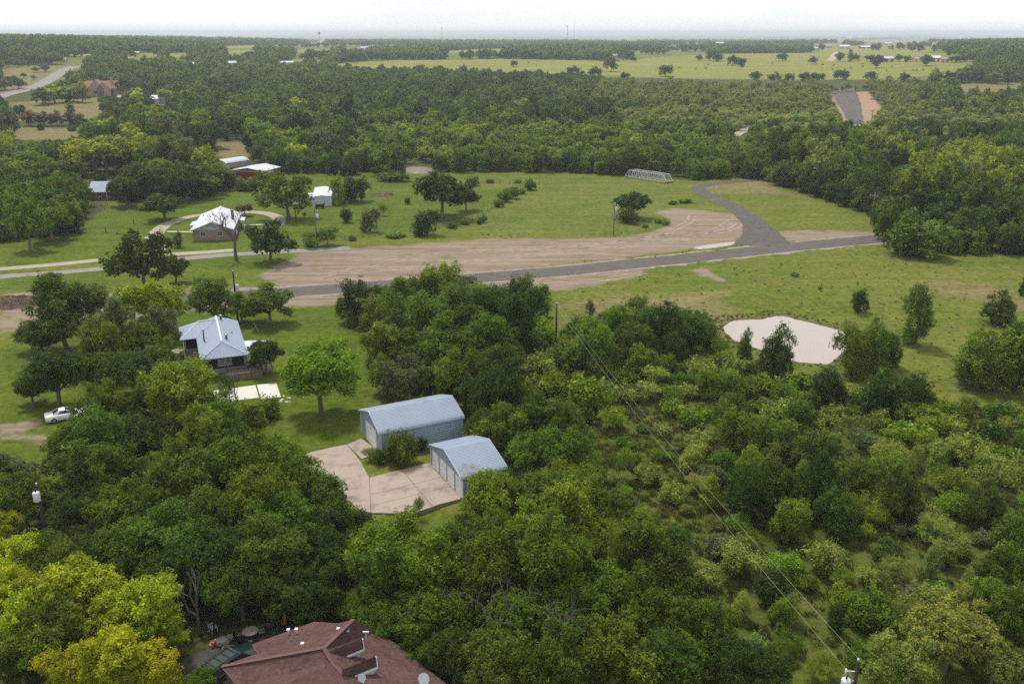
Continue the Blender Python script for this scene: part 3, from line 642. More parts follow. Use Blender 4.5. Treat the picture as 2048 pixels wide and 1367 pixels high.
b.box((6.2, 1.5, .58), (6.3, 1.6, 1.5)); b.box((8.0, 1.5, .58), (8.1, 1.6, 1.5)); b.build("deck_bench", M_WOOD, H)
a_ = MB(); a_.tube([(9.2, 6.8, 0), (9.2, 6.8, 3.2), (8.2, 7.0, 5.4)], 0.05, 6); a_.box((9.1, 6.72, 0), (9.3, 6.9, .06)); ml = a_.build("antenna_mast", M_POLEGREY, H)

# --- white-roofed brick house
H = thing("house", "pale brick house with bright white metal gable roof inside the loop drive", "house", (-75.0, 205.6, 0), R(11))
b = MB(); gable_walls(b, 0.45, 9.25, 0.5, 20, 2.5, 4.15, 4.85, -.3); b.build("wall", M_BRICKPALE, H)
b = MB(); b.prism([(0.4, .47, 2.5), (9.3, .47, 2.5), (4.85, .47, 4.2)], (0, .025, 0)); b.build("gable_end", mat("pale_gable", (0.42, 0.46, 0.50), .6, .06, lines=('Z', .2, .02)), H)
ribbed_roof("roof", [(-.1, 2.55), (4.85, 4.4), (9.8, 2.55)], -.2, 20.6, M_ROOFWHITE, H, 0.45, 0.03, .12)
b = MB(); b.bar((4.85, -.25, 4.42), (4.85, 20.65, 4.42), .45, .07)
for x in (-.1, 9.8): b.bar((x, -.24, 2.52), (4.85, -.24, 4.37), .06, .2)
b.build("ridge_cap", M_WHITE, H)
b = MB(); b.prism([(-1.2, 7.5, 2.3), (-.05, 7.5, 2.5), (-.05, 12.5, 2.5), (-1.2, 12.5, 2.3)], (0, 0, -.08)); b.build("porch_roof", M_ROOFWHITE, H); b = MB(); b.prism([(9.75, 11.5, 2.5), (11.2, 11.5, 2.3), (11.2, 15.8, 2.3), (9.75, 15.8, 2.5)], (0, 0, -.08)); b.build("porch_roof", M_ROOFWHITE, H)
for x, y in ((11.0, 11.7), (11.0, 15.6), (-1.0, 7.7), (-1.0, 12.3)):
    b = MB(); b.box((x-.07, y-.07, 0), (x+.07, y+.07, 2.28)); b.build("porch_post", M_WHITE, H)
for x in (2.1, 5.9): window_part(H, x, .95, 1.2, 1.2, .5)
window_part(H, 9.25, 1.0, 1.2, 1.1, 4.0, axis='x', out=1); window_part(H, .45, 1.0, 1.2, 1.1, 4.0, axis='x', out=-1)
b = MB(); b.box((9.25, 13.2, 0), (9.3, 14.1, 2.0)); b.build("door", M_WHITE, H)
b = MB(); b.box((8.35, 9.9, 2.6), (8.95, 10.9, 5.2)); c_ = b.build("chimney", M_CHIM, H); b = MB(); b.box((8.28, 9.83, 5.2), (9.02, 10.97, 5.32)); b.build("cap", M_STONE, c_)
random.seed(3)
for k in range(7):
    x = random.uniform(1, 8.6); y = random.uniform(2, 18); z = 2.6 + (1-abs(x-4.85)/4.95)*1.85
    b = MB(); b.lathe([(.07, -.05), (.07, .32), (.1, .33), (.02, .42)], (x, y, z), 8); b.build("vent_pipe", M_POLEGREY, H)
b = MB(); b.box((9.5, 6.2, 0), (10.3, 7.0, .8)); b.box((9.6, 6.3, .8), (10.2, 6.9, .84)); b.build("air_unit", M_WHITE, H)

# --- blue-roofed brick house behind the trees
H = thing("house", "red brick house with dull blue metal roof half hidden by dark trees", "house", (-123.6, 259.9, 0), R(4))
b = MB(); prof = [(0.5, -.3), (0.5, 2.5), (5.0, 4.6), (9.5, 2.5), (9.5, -.3)]
b.faces([(0.3, y, z) for y, z in prof] + [(14.7, y, z) for y, z in prof], [(0,1,2,3,4), (9,8,7,6,5), (0,5,6,1), (3,8,9,4)]); b.build("wall", M_BRICKRED, H)
b = MB(); b.prism([(0, -.1, 2.45), (15, -.1, 2.45), (15, 5, 4.8), (0, 5, 4.8)], (0, 0, -.1)); b.prism([(0, 10.1, 2.45), (15, 10.1, 2.45), (15, 5.02, 4.8), (0, 5.02, 4.8)], (0, 0, -.1))
rf = b.build("roof", M_ROOFBLUE, H); b = MB(); seams(b, (0, -.1, 2.47), (15, -.1, 2.47), (0, 5, 4.82), (15, 5, 4.82), 30); b.build("seam", M_ROOFBLUE, rf)
window_part(H, 2.6, .95, 1.5, 1.25, .5); window_part(H, 7.5, .95, 1.5, 1.25, .5)
b = MB(); b.box((11, .44, 0), (11.95, .5, 2.05)); b.build("door", M_WHITE, H)
for x in (.2, 6, 12): 
    b = MB(); b.box((x-.06, -1.0, 0), (x+.06, -.88, 2.4)); b.build("porch_post", M_WHITE, H)

# --- red barn, carport, white shed
H = thing("barn", "red metal barn with pale low gable roof behind shrubs", "barn", (-92.3, 297.6, 0), R(-15))
b = MB(); gable_walls(b, 0, 11.4, 0, 11, 3.3, 4.2, 5.7, -.3); b.build("wall", M_REDWALL, H)
ribbed_roof("roof", [(-.2, 3.36), (5.7, 4.36), (11.6, 3.36)], -.2, 11.3, M_ROOFWHITE, H, .5, .03, .1)
for p_, q_ in (((-.06, -.07, 0), (.12, -.003, 3.25)), ((11.28, -.07, 0), (11.46, -.003, 3.25)), ((.12, -.06, 3.12), (11.28, -.004, 3.26))): b = MB(); b.box(p_, q_); b.build("trim", M_WHITE, H)
b = MB(); b.box((11.4, 3, 0), (11.45, 6.4, 2.9)); b.build("door", M_WHITE, H)
b = MB(); b.prism([(-.2, 5, 3.1), (-4.2, 5, 2.6), (-4.2, 11, 2.6), (-.2, 11, 3.1)], (0, 0, -.08)); b.build("lean_to_roof", M_FARBROWN, H)
for y in (5.2, 10.8): 
    b = MB(); b.box((-4.15, y-.07, 0), (-4.0, y+.07, 2.55)); b.build("post", M_POLEGREY, H)
H = thing("carport", "white arched metal carport with grey side panel left of the red barn", "carport", (-106.3, 322.0, 0), R(-32))
ribbed_roof("roof", [(-.1, 2.7), (.5, 3.2), (1.6, 3.6), (3.1, 3.78), (4.6, 3.6), (5.7, 3.2), (6.3, 2.7)], 0, 11, M_ROOFWHITE, H, .4, .02, .08)
for x in (0, 6.1):
    for y in (.2, 3.7, 7.3, 10.7):
        b = MB(); b.box((x-.05, y-.05, 0), (x+.05, y+.05, 2.85)); b.build("post", M_STEEL, H)
b = MB(); b.box((6.15, .1, 1.1), (6.2, 10.9, 2.75)); b.build("side_panel", mat("grey_panel", (.34, .33, .35), .6, .1, lines=('Z', .25, .02)), H)
H = thing("shed", "white flat-roofed metal shed behind the tree at the lawn's far edge", "shed", (-55.9, 250.4, 0), R(9))
b = MB(); gable_walls(b, 0, 5.1, 0, 16, 2.75, 3.0, 2.55, -.3); b.build("wall", mat("blue_white_siding", (.50, .56, .62), .6, .06, lines=('X', .3, .02)), H)
ribbed_roof("roof", [(-.15, 2.8), (2.55, 3.08), (5.25, 2.8)], -.15, 16.2, M_ROOFWHITE, H, .5, .02, .08)
for p_, q_ in (((-.05, -.06, 0), (.1, -.004, 2.7)), ((5.0, -.06, 0), (5.15, -.004, 2.7)), ((.1, -.05, 2.58), (5.0, -.004, 2.72))): b = MB(); b.box(p_, q_); b.build("trim", M_WHITE, H)
b = MB(); b.box((-9.5, 3.5, -.2), (-.02, 8, 2.1)); b.build("lean_to", mat("pale_pink_siding", (.52, .47, .46), .7, .08), H)
b = MB(); b.prism([(-9.7, 3.3, 2.12), (-.1, 3.3, 2.12), (-.1, 8.2, 2.5), (-9.7, 8.2, 2.5)], (0, 0, -.08)); b.build("lean_to_roof", M_ROOFWHITE, H)

# --- brown shingled house at the lower edge
H = thing("house", "brown shingled house with two dormers at the foot of the photo among dark trees", "house", (0, 0, 0))
def X(px, py, z): p = P(px, py, z); return (p.x, p.y, z)
a, b1_, d_, c_ = X(444,1332,3.2), X(648,1295,5.5), X(663,1322,5.1), X(478,1372,3.0)
vl, vr, hp = X(516,1306,3.15), X(676,1250,4.2), X(707,1238,5.0)
e1, e2, e3 = X(505,1288,2.9), X(628,1243,2.9), X(673,1246,3.3)
b = MB()
b.poly([a, c_, d_, b1_]); b.poly([a, b1_, vl]); b.poly([vl, b1_, vr]); b.poly([vr, b1_, hp])
b.poly([e1, vl, X(613,1277,3.9)]); b.poly([e1, X(613,1277,3.9), e2]); b.poly([e2, X(613,1277,3.9), vr]); b.poly([e2, vr, e3]); b.poly([e3, vr, hp])
k0, k1 = X(560,1372,5.0), X(663,1322,5.1); k2 = X(690,1352,4.8); k3 = X(700,1400,4.2)
b.poly([c_, k0, d_]); b.poly([k0, X(560,1420,3.2), k3, k2]); b.poly([k0, k2, k1])
q1, q2, q3 = X(760,1262,2.7), X(900,1372,2.5), X(900,1420,2.5)
b.poly([b1_, q1, hp]); b.poly([b1_, d_, k2, q1]); b.poly([q1, k2, q2]); b.poly([k2, k3, q3, q2]); b.poly([c_, X(478,1420,3.0), X(560,1420,3.2), k0])
rf = b.build("roof", M_SHINGLE, H)
b = MB()
for p, q in ((a, b1_), (b1_, hp), (b1_, d_), (d_, k2)): b.bar((*p[:2], p[2]+.03), (*q[:2], q[2]+.03), .28, .05)
b.build("ridge_cap", mat("light_brown_cap", (.115, .066, .060), .9, .15, 4.0), rf)
ring = [a, vl, e1, e2, e3, hp, q1, q2, q3, X(560,1420,3.2), X(478,1420,3.0), c_]
cx_, cy_ = sum(p[0] for p in ring)/len(ring), sum(p[1] for p in ring)/len(ring)
b = MB(); ins = [((p[0]-cx_)*.965+cx_, (p[1]-cy_)*.965+cy_, min(p[2], 3.2)-.15) for p in ring]
for p, q in zip(ins, ins[1:]+ins[:1]): b.poly([(p[0], p[1], -.3), (q[0], q[1], -.3), q, p])
b.build("wall", M_BRICKRED, H)
b = MB()
for p, q in ((a, vl), (e1, e2), (e1, vl), (e2, e3), (c_, a)): b.bar((*p[:2], p[2]-.08), (*q[:2], q[2]-.08), .06, .16)
b.build("fascia", mat("brown_fascia", (.16, .10, .085), .8, .1), H)
for dx, dy in ((0, 0), (27, 35.5)):
    def Y(px, py, z): return Vector(X(px+dx, py+dy, z))
    r0, r1 = Y(657,1303,5.35), Y(724,1276,5.35); ev = Y(681,1316,4.55); ax = (r1 - r0)
    side = (ev - r0); side = side - ax * (side.dot(ax) / ax.dot(ax)); ev0 = r0 + side; ev1 = r1 + side
    far0 = r0 - Vector((side.x, side.y, -side.z)); far1 = r1 - Vector((side.x, side.y, -side.z))
    b = MB(); b.prism([r0, r1, ev1, ev0], (0, 0, -.08)); b.prism([r0 + Vector((0,0,.002)), far0, far1, r1 + Vector((0,0,.002))], (0, 0, -.08)); dm = b.build("dormer_roof", M_SHINGLE, H)
    u = ax.normalized(); n_ = Vector((side.x, side.y, 0)).normalized(); i0 = ev0 - n_*.25 + u*.5; i1 = ev1 - n_*.25 - u*.25
    f0 = far0 + n_*.25 + u*.5; f1 = far1 + n_*.25 - u*.25; top = r1 - u*.25
    b = MB(); dn = Vector((0, 0, -1.7))
    b.poly([i0 + Vector((0,0,-.09)), i1 + Vector((0,0,-.09)), i1+dn, i0+dn]); b.poly([i1 + Vector((0,0,-.09)), top + Vector((0,0,-.1)), f1 + Vector((0,0,-.09)), f1+dn, i1+dn]); b.poly([f0, f1, f1+dn, f0+dn]); b.build("dormer_wall", M_SIDING, dm)
    b = MB(); b.bar(ev0 + Vector((0,0,-.06)) + n_*.04, ev1 + Vector((0,0,-.06)) + n_*.04, .1, .14); b.bar(r1 + Vector((0,0,-.05)) + u*.03, ev1 + Vector((0,0,-.05)) + u*.03, .05, .16); b.lathe([(.1, -.1), (.1, .05)], ev0 + n_*.08, 8); b.build("gutter", M_WHITE, dm)
for (px, py, z) in ((577,1263,3.4), (593,1262,3.5), (605,1291,4.2), (677,1261,4.4), (695,1266,4.6)):
    p = X(px, py, z); b = MB(); b.lathe([(.06, -.25), (.06, .22)], p, 8); b.box((p[0]-.12, p[1]-.12, .2+z), (p[0]+.12, p[1]+.12, .27+z)); b.build("roof_vent", M_WHITE, H)
p = X(733,1284,4.6); b = MB(); b.tube([p, (p[0], p[1], p[2]+.9)], .025, 6); b.box((p[0]-.22, p[1]-.04, p[2]+.85), (p[0]+.22, p[1]+.04, p[2]+.95)); b.build("weather_vane", M_WHITE, H)
def dish(px, py, z, rr, rz, label):
    p = X(px, py, z); t = thing("satellite_dish", label, "satellite dish", p, rz)
    b = MB(); b.tube([(0, 0, -1.0), (0, 0, 0), (0, -.12, .12)], .03, 6); b.box((-.12, -.12, -1.02), (.12, .12, -.98)); b.build("mast", M_STEEL, t)
    b = MB(); n = 18; prof = [(0.02, 0.0), (rr*.4, .02), (rr*.75, .07), (rr, .13)]
    b.lathe(prof, (0, 0, 0), n); d = b.build("reflector", mat("dish_grey", (.42, .46, .52), .5, .05), t); d.rotation_euler = (R(62), 0, 0); d.location = (0, -.15, .15)
    b = MB(); b.tube([(0, -.12, -.1), (0, -.55, .05)], .02, 6); b.box((-.05, -.62, .0), (.05, -.52, .1)); b.build("feed_arm", M_STEEL, t); return t
dish(851, 1357, 3.9, .42, R(-20), "grey satellite dish at the right end of the brown shingled roof")
dish(722, 1355, 4.6, .28, R(25), "small white dish mounted beside the lower dormer")

# --- pink-brown mansion among the trees
p = P(202, 192); H = thing("house", "large pink-roofed brick mansion with steep gables among trees", "house", (p.x, p.y, p.z), R(8))
b = MB(); b.box((-14, 0, -1), (14, 12, 5)); b.box((-24, 3, -1), (-14, 11, 3.2)); b.build("wall", M_PINKWALL, H)
b = MB()
b.faces([(-15, -1, 5), (15, -1, 5), (15, 13, 5), (-15, 13, 5), (-10, 6, 10), (11, 6, 10)], [(0,1,5,4), (1,2,5), (2,3,4,5), (3,0,4)])
b.faces([(-25, 2, 3.2), (-14, 2, 3.2), (-14, 12, 3.2), (-25, 12, 3.2), (-22, 7, 6.2), (-14, 7, 6.2)], [(0,1,5,4), (1,2,5), (2,3,4,5), (3,0,4)])
for x, w_, h in ((-2, 5.5, 11.0), (3, 5, 9.5)): b.faces([(x-w_, -3, 4.6), (x, -3, h), (x+w_, -3, 4.6), (x-w_, 6, 4.6), (x, 6, h), (x+w_, 6, 4.6)], [(0,1,4,3), (1,2,5,4)])
b.build("roof", M_PINKROOF, H)
b = MB()
for x, w_, h in ((-2, 5.2, 10.7), (3, 4.7, 9.2)): b.poly([(x-w_, -2.8, -.5), (x+w_, -2.8, -.5), (x+w_, -2.8, 4.8), (x, -2.8, h), (x-w_, -2.8, 4.8)])
b.build("gable_end", mat("pink_gable", (.42, .27, .25), .8, .1), H)
b = MB(); b.box((6.2, 4, 6), (7.8, 5.4, 12.2)); b.build("chimney", M_PINKWALL, H)
window_part(H, -3.5, 1.5, 2.2, 2, -2.8); window_part(H, 7, 1.5, 2.2, 2, 0)

# --- far farm buildings: walls, gable roof, door
def far_building(label, px, py, wpx, hpx, kind="house", roof=M_FAROOF, wall=M_FARWALL, rz=0.0, depth=0.6, open_front=False):
    p = P(px, py); d = p.length; W = wpx * math.hypot(p.x, p.y) / FOC; h = max(2.4, hpx * math.hypot(p.x, p.y) / FOC * .55); rh = max(.8, h * .55); D = max(5, W * depth)
    t = thing(kind, label, kind, tuple(p), rz)
    b = MB(); pr = [(0, -1), (0, h), (D/2, h+rh), (D, h), (D, -1)]
    b.faces([(-W/2, y, z) for y, z in pr] + [(W/2, y, z) for y, z in pr], [(0,1,2,3,4), (9,8,7,6,5), (0,5,6,1), (3,8,9,4)]); b.build("wall", wall, t)
    b = MB(); b.prism([(-W/2-.4, -.5, h-.15), (W/2+.4, -.5, h-.15), (W/2+.4, D/2, h+rh+.1), (-W/2-.4, D/2, h+rh+.1)], (0, 0, -.12)); b.prism([(-W/2-.4, D+.5, h-.15), (W/2+.4, D+.5, h-.15), (W/2+.4, D/2+.02, h+rh+.1), (-W/2-.4, D/2+.02, h+rh+.1)], (0, 0, -.12)); b.build("roof", roof, t)
    b = MB(); dw = min(3.5, W*.25); b.box((-dw/2, -.08, 0), (dw/2, -.01, h*.8)); b.build("door", M_BLACK if open_front else M_WHITE, t)
    return t
FAR = [
 ("long grey metal shed with white end beside lime trees near the mansion", 313,207,30,16,"shed",M_FAROOF,mat("far_green_wall",(.20,.25,.24),.8,.1),0.1),
 ("brown low shed roof just right of the mansion", 243,202,16,10,"shed",M_FARBROWN,M_FARWALL,-.2),
 ("white flat roof poking out of the dark mid-field wood", 683,221,20,9,"shed",M_ROOFWHITE,M_FARWALL,0.1),
 ("white house with bright eaves between dark trees, far left centre", 463,132,22,10,"house",M_ROOFWHITE,M_FARWALL,0.3),
 ("long white-roofed barn at the wood's top edge, right of the white house", 572,130,26,8,"barn",M_ROOFWHITE,M_FARWALL,0),
 ("low white shed left of the white house in the far trees", 385,132,14,7,"shed",M_FAROOF,M_FARWALL,0),
 ("white barn in the far tree belt left of the long green strip", 729,100,14,7,"barn",M_ROOFWHITE,M_FARWALL,0),
 ("very far white warehouse roof on the left skyline wood", 421,76,16,5,"warehouse",M_ROOFWHITE,M_FAROOF,0),
 ("very far white warehouse below the red water tower", 648,74,20,5,"warehouse",M_ROOFWHITE,M_FAROOF,0),
 ("white-roofed farmhouse beside the big field's left trees, far right", 1778,124,17,11,"house",M_ROOFWHITE,mat("far_dark_wall",(.08,.06,.06),.8,.1),0.15),
 ("tan-roofed cottage left of the two-part farmhouse", 1837,124,15,9,"house",M_FARBROWN,M_FARWALL,0.1),
 ("dark farmhouse with pale roof, middle of the row by the dark oak", 1872,124,18,12,"house",M_FAROOF,mat("far_red_wall",(.14,.07,.06),.8,.1),0.1),
 ("tan hipped house at the right end of the farmhouse row", 1890,125,13,10,"house",M_FARBROWN,M_FARWALL,0.0),
 ("long brown-roofed barn above the hedged paddock", 1651,96,24,7,"barn",M_FARBROWN,M_FARWALL,0.05),
 ("white round-topped shed left of the long brown barn", 1633,100,10,6,"shed",M_ROOFWHITE,M_FARWALL,0),
 ("white farmhouse with pointed roofs right of the long brown barn", 1690,98,18,8,"house",M_FAROOF,M_FARWALL,0),
 ("open-fronted grey machinery shed in the far right pasture", 1732,97,18,5,"shed",M_FAROOF,M_BLACK,0),
 ("pale grey-roofed ranch house behind the lone far tree", 1232,116,18,8,"house",M_FARBROWN,M_FARWALL,0.1),
 ("white house on the far tan slope near the skyline", 1440,90,14,6,"house",M_ROOFWHITE,M_FARWALL,0),
 ("tiny far white house in the left pasture beside the highway trees", 125,125,10,5,"house",M_ROOFWHITE,M_FARWALL,0),
 ("white farm building at the end of the far lane", 1776,90,12,5,"house",M_ROOFWHITE,M_FARWALL,0),
 ("pinkish far house on the right skyline hill", 1722,78,14,6,"house",M_ROOFWHITE,M_PINKWALL,0),
 ("grey far shed left of the skyline house", 1700,78,10,5,"shed",M_FAROOF,M_FARWALL,0),
 ("white town roof on the right-hand skyline", 2017,75,12,4,"warehouse",M_ROOFWHITE,M_FAROOF,0),
 ("pale far sheds roof above the right-hand wood", 1922,76,14,4,"warehouse",M_FAROOF,M_FARWALL,0),
 ("white trailer home at the left edge of the near far-field trees", 272,110,10,5,"house",M_ROOFWHITE,M_FARWALL,0),
]
for row in FAR: far_building(*row)
p = P(1716, 263); H = thing("shelter", "small white flat-roofed shelter at the near end of the gravel strip", "shelter", tuple(p), 0)
b = MB(); b.prism([(-2.1, -1.6, 2.9), (2.1, -1.6, 2.9), (2.3, 1.6, 3.1), (-2.3, 1.6, 3.1)], (0, 0, -.14)); b.build("roof", M_ROOFWHITE, H)
for x, y in ((-1.9, -1.4), (1.9, -1.4), (1.9, 1.4), (-1.9, 1.4)):
    b = MB(); b.box((x-.07, y-.07, -.2), (x+.07, y+.07, 2.85)); b.build("post", M_STEEL, H)
b = MB(); b.box((-1.8, 1.3, 0), (1.8, 1.38, 2.5)); b.build("back_panel", M_SIDING, H)

# ------------------------------------------------------------------ truss bridge lying in the meadow
H = thing("truss_bridge", "white steel truss bridge span resting on the grass at the wood's edge", "bridge", (38.3, 304.6, 0), R(-49))
M_TRUSS = mat("grey_white_steel", (0.56, 0.59, 0.63), 0.55, 0.12)
NPAN, LB, WB, HB = 11, 18.0, 3.0, 2.15
for y in (0, WB):
    b = MB(); dx = LB/NPAN
    b.bar((0, y, .45), (LB, y, .45), .16, .22); b.bar((dx, y, .45+HB), (LB-dx, y, .45+HB), .16, .2)
    b.bar((0, y, .45), (dx, y, .45+HB), .18); b.bar((LB, y, .45), (LB-dx, y, .45+HB), .18)
    for k in range(1, NPAN): b.bar((k*dx, y, .5), (k*dx, y, .35+HB), .12)
    for k in range(1, NPAN-1):
        s = (k, k+1) if k < NPAN/2 else (k+1, k)
        b.bar((s[0]*dx, y+.03, .35+HB), (s[1]*dx, y+.03, .55), .07)
    b.build("side_truss", M_TRUSS, H)
b = MB()
for k in range(NPAN+1): b.bar((k*LB/NPAN, .09, .4), (k*LB/NPAN, WB-.09, .4), .12, .2)
for x in (0, LB): b.bar((x, -.1, .4), (x, WB+.1, .4), .2, .3)
b.build("floor_beam", M_STEEL, H)
b = MB()
for k in range(1, NPAN): b.bar((k*LB/NPAN, .09, .42+HB), (k*LB/NPAN, WB-.09, .42+HB), .08)
b.build("top_bracing", M_TRUSS, H)
b = MB(); b.box((0.3, -.1, -.1), (.8, WB+.1, .28)); b.box((LB-.8, -.1, -.1), (LB-.3, WB+.1, .28)); b.build("bearing_block", M_POLE, H)

# ------------------------------------------------------------------ power poles and wires
def pole(label, base, h, rad=.13, arm=None, transformer=None, m=M_POLE, name="power_pole", lean=(0, 0), pin=True):
    t = thing(name, label, "power pole", base)
    b = MB(); b.tube([(0, 0, -.6), (lean[0]*.5, lean[1]*.5, h*.5), (lean[0], lean[1], h)], [rad*1.25, rad*1.1, rad*.85], 10); b.build("shaft", m, t)
    if pin:
        b = MB(); b.lathe([(.04, 0), (.04, .12), (.09, .14), (.07, .22), (.03, .26)], (lean[0], lean[1], h), 8); b.build("insulator", M_WHITE, t)
    if arm:
        L_, rz, z = arm; c, s = math.cos(rz), math.sin(rz)
        b = MB(); b.bar((-L_*c, -L_*s, z), (L_*c, L_*s, z), .12, .14); b.bar((-L_*.55*c, -L_*.55*s, z-.07), (0, 0, z-.75), .05); b.bar((L_*.55*c, L_*.55*s, z-.07), (0, 0, z-.75), .05); a_ = b.build("crossarm", m, t)
        for k in (-.92, .92, .35):
            b = MB(); b.lathe([(.03, .06), (.03, .14), (.08, .16), (.06, .26)], (k*L_*c, k*L_*s, z), 8); b.build("insulator", M_WHITE, a_)
    if transformer:
        dx, dy, z = transformer
        b = MB(); b.lathe([(.27, 0), (.30, .05), (.30, .82), (.27, .88), (.12, .94)], (dx, dy, z), 16); b.bar((dx*.3, dy*.3, z+.2), (0, 0, z+.2), .08); b.bar((dx*.3, dy*.3, z+.7), (0, 0, z+.7), .08); tr = b.build("transformer", mat("transformer_grey", (.56, .60, .66), .45, .06), t)
        b = MB(); b.lathe([(.05, .9), (.07, 1.0), (.04, 1.05), (.07, 1.1), (.04, 1.18)], (dx, dy, z), 8); b.build("bushing", M_BLACK, tr)
        b = MB(); b.bar((0, 0, h-.75), (dx*1.2, dy*1.2, h-.6), .05); b.tube([(dx*1.2, dy*1.2, h-.95), (dx*1.2, dy*1.2, h-.45)], .06, 8); b.build("fuse_cutout", M_WHITE, t)
    return t
top1 = P(1716, 1322, 8.5); base1 = (top1.x, top1.y, 0)
pole("near power pole with pale round transformer at the photo's lower right corner", base1, 8.5, .14, transformer=(-.62, -.12, 6.35))
g2 = P(1112, 696); pole("bare dark power pole standing in the scrub between the wood and the pond", tuple(g2), 7.1, .13)
g3 = P(1227, 470); pole("pale grey power pole beside the lone round oak in the meadow", tuple(g3), 7.6, .12, arm=(.8, R(-35), 7.2), transformer=(.4, -.1, 6.0), m=M_POLEGREY)
g4 = P(635, 493); pole("grey power pole with transformer by the wire fence corner", tuple(g4), 9.0, .14, transformer=(.48, -.15, 6.6), m=M_POLEGREY, lean=(-.15, 0))
g5 = P(476, 642); pole("dark power pole with transformer behind the seamed-roof house", tuple(g5), 8.6, .14, transformer=(.48, -.15, 5.6))
g6 = P(1741, 448); pole("tall dark power pole with crossarm at the right wood edge", tuple(g6), 7.7, .14, arm=(1.1, R(5), 7.1), m=M_POLEGREY, lean=(.15, 0))
g7 = P(1742, 252); pole("power pole beside the orange gravel strip", tuple(g7), 8.2, .17, arm=(1.1, R(0), 7.6))
t8 = P(74, 974, 8.0); pole("power pole with pale transformer sunk in dark trees at the left edge", (t8.x, t8.y, 0), 8.2, .14, transformer=(.1, -.5, 6.9))
g9 = P(592, 440); pole("short guyed service pole near the broad lawn oak", tuple(g9), 4.0, .12)
g10 = P(1837, 240); pole("slim pale pole among bushy trees, far right wood", tuple(g10), 8.0, .15, m=M_POLEGREY)
def wire(label, p, q, sag, rad=.0085, group=None):
    p, q = Vector(p), Vector(q); b = MB(); n = 24
    b.tube([p.lerp(q, k/n) - Vector((0, 0, 4*sag*(k/n)*(1-k/n))) for k in range(n+1)], rad, 5)
    tag(b.build("power_line", M_WIRE), label, "power line", group or "wires strung between the power poles")
wire("upper wire from the near transformer pole to the scrub pole", (top1.x, top1.y, 8.75), (g2.x, g2.y, 7.35), .9)
wire("lower neutral wire from the near transformer pole to the scrub pole", (top1.x-.1, top1.y, 7.2), (g2.x+.12, g2.y, 6.5), .9)
wire("upper wire from the scrub pole over the road to the lone oak's pole", (g2.x, g2.y, 7.35), (g3.x, g3.y, 7.8), .7, .007)
wire("lower wire from the scrub pole over the road to the lone oak's pole", (g2.x-.12, g2.y, 6.5), (g3.x-.6, g3.y+.4, 7.3), .7, .007)
wire("slack guy wire running from the service pole to the lawn", (g9.x, g9.y, 3.9), (g9.x+4.2, g9.y-1.5, .05), .02, .012)

# ------------------------------------------------------------------ wire fence round the lawn, small posts
def fence(label, px, step, h=1.15, rad=.06, wires=4, m=M_POLEGREY, wm=None):
    pts = [P(*p) for p in px]; o = pts[0]; t = thing("wire_fence", label, "fence", tuple(o)); prev = None
    acc = []
    for a, c in zip(pts, pts[1:]):
        n = max(1, int((c-a).length/step))
        for k in range(n): acc.append(a.lerp(c, k/n))
    acc.append(pts[-1])
    me_ = None
    for k, p in enumerate(acc):
        if me_ is None:
            b = MB(); b.tube([(0, 0, -.3), (0, 0, h)], [rad*1.1, rad], 7); o_ = b.build("post", m, t); me_ = o_.data
        else: o_ = link("post", me_, t)
        o_.location = p - o; o_.rotation_euler = (random.uniform(-.06, .06), random.uniform(-.06, .06), random.uniform(0, 6)); s = random.uniform(.85, 1.2); o_.scale = (1, 1, s)
    b = MB()
    for z in np.linspace(.25, h-.08, wires):
        for p, q in zip(acc, acc[1:]): b.bar(p - o + Vector((0, 0, z)), q - o + Vector((0, 0, z)), .022)
    b.build("wire", wm or M_WIRE, t); return t
fence("wire fence with weathered posts along the lawn and up to the wood", [(566,495),(620,489),(690,479),(760,470),(850,460),(905,452),(945,440),(975,422),(1005,404),(1040,386),(1078,367),(1060,371),(1000,366),(930,361)], 3.4, 1.25, .085)
fence("low wire fence in front of the blue-roofed brick house", [(183,412),(215,411),(300,408),(345,405),(380,402)], 5.0)
fence("dark board-topped fence behind the patio at the brown house", [(385,1282),(430,1268),(480,1252),(530,1236),(575,1222)], 1.5, 1.3, .06, 5, M_POLE, M_POLE)
for (px, py), lab in (((212,465), "short dark post standing alone on the left lawn"), ((268,448), "second short dark post on the lawn, nearer the trees"), ((566,494), "thick dark gate post at the fence corner")):
    p = P(px, py); b = MB(); b.tube([(0, 0, -.2), (0, 0, 1.25)], [.12, .1], 8); b.tube([(0, 0, 1.25), (0, 0, 1.3)], [.13, .12], 8); o = b.build("post", M_POLE); o.location = p; tag(o, lab, "post")

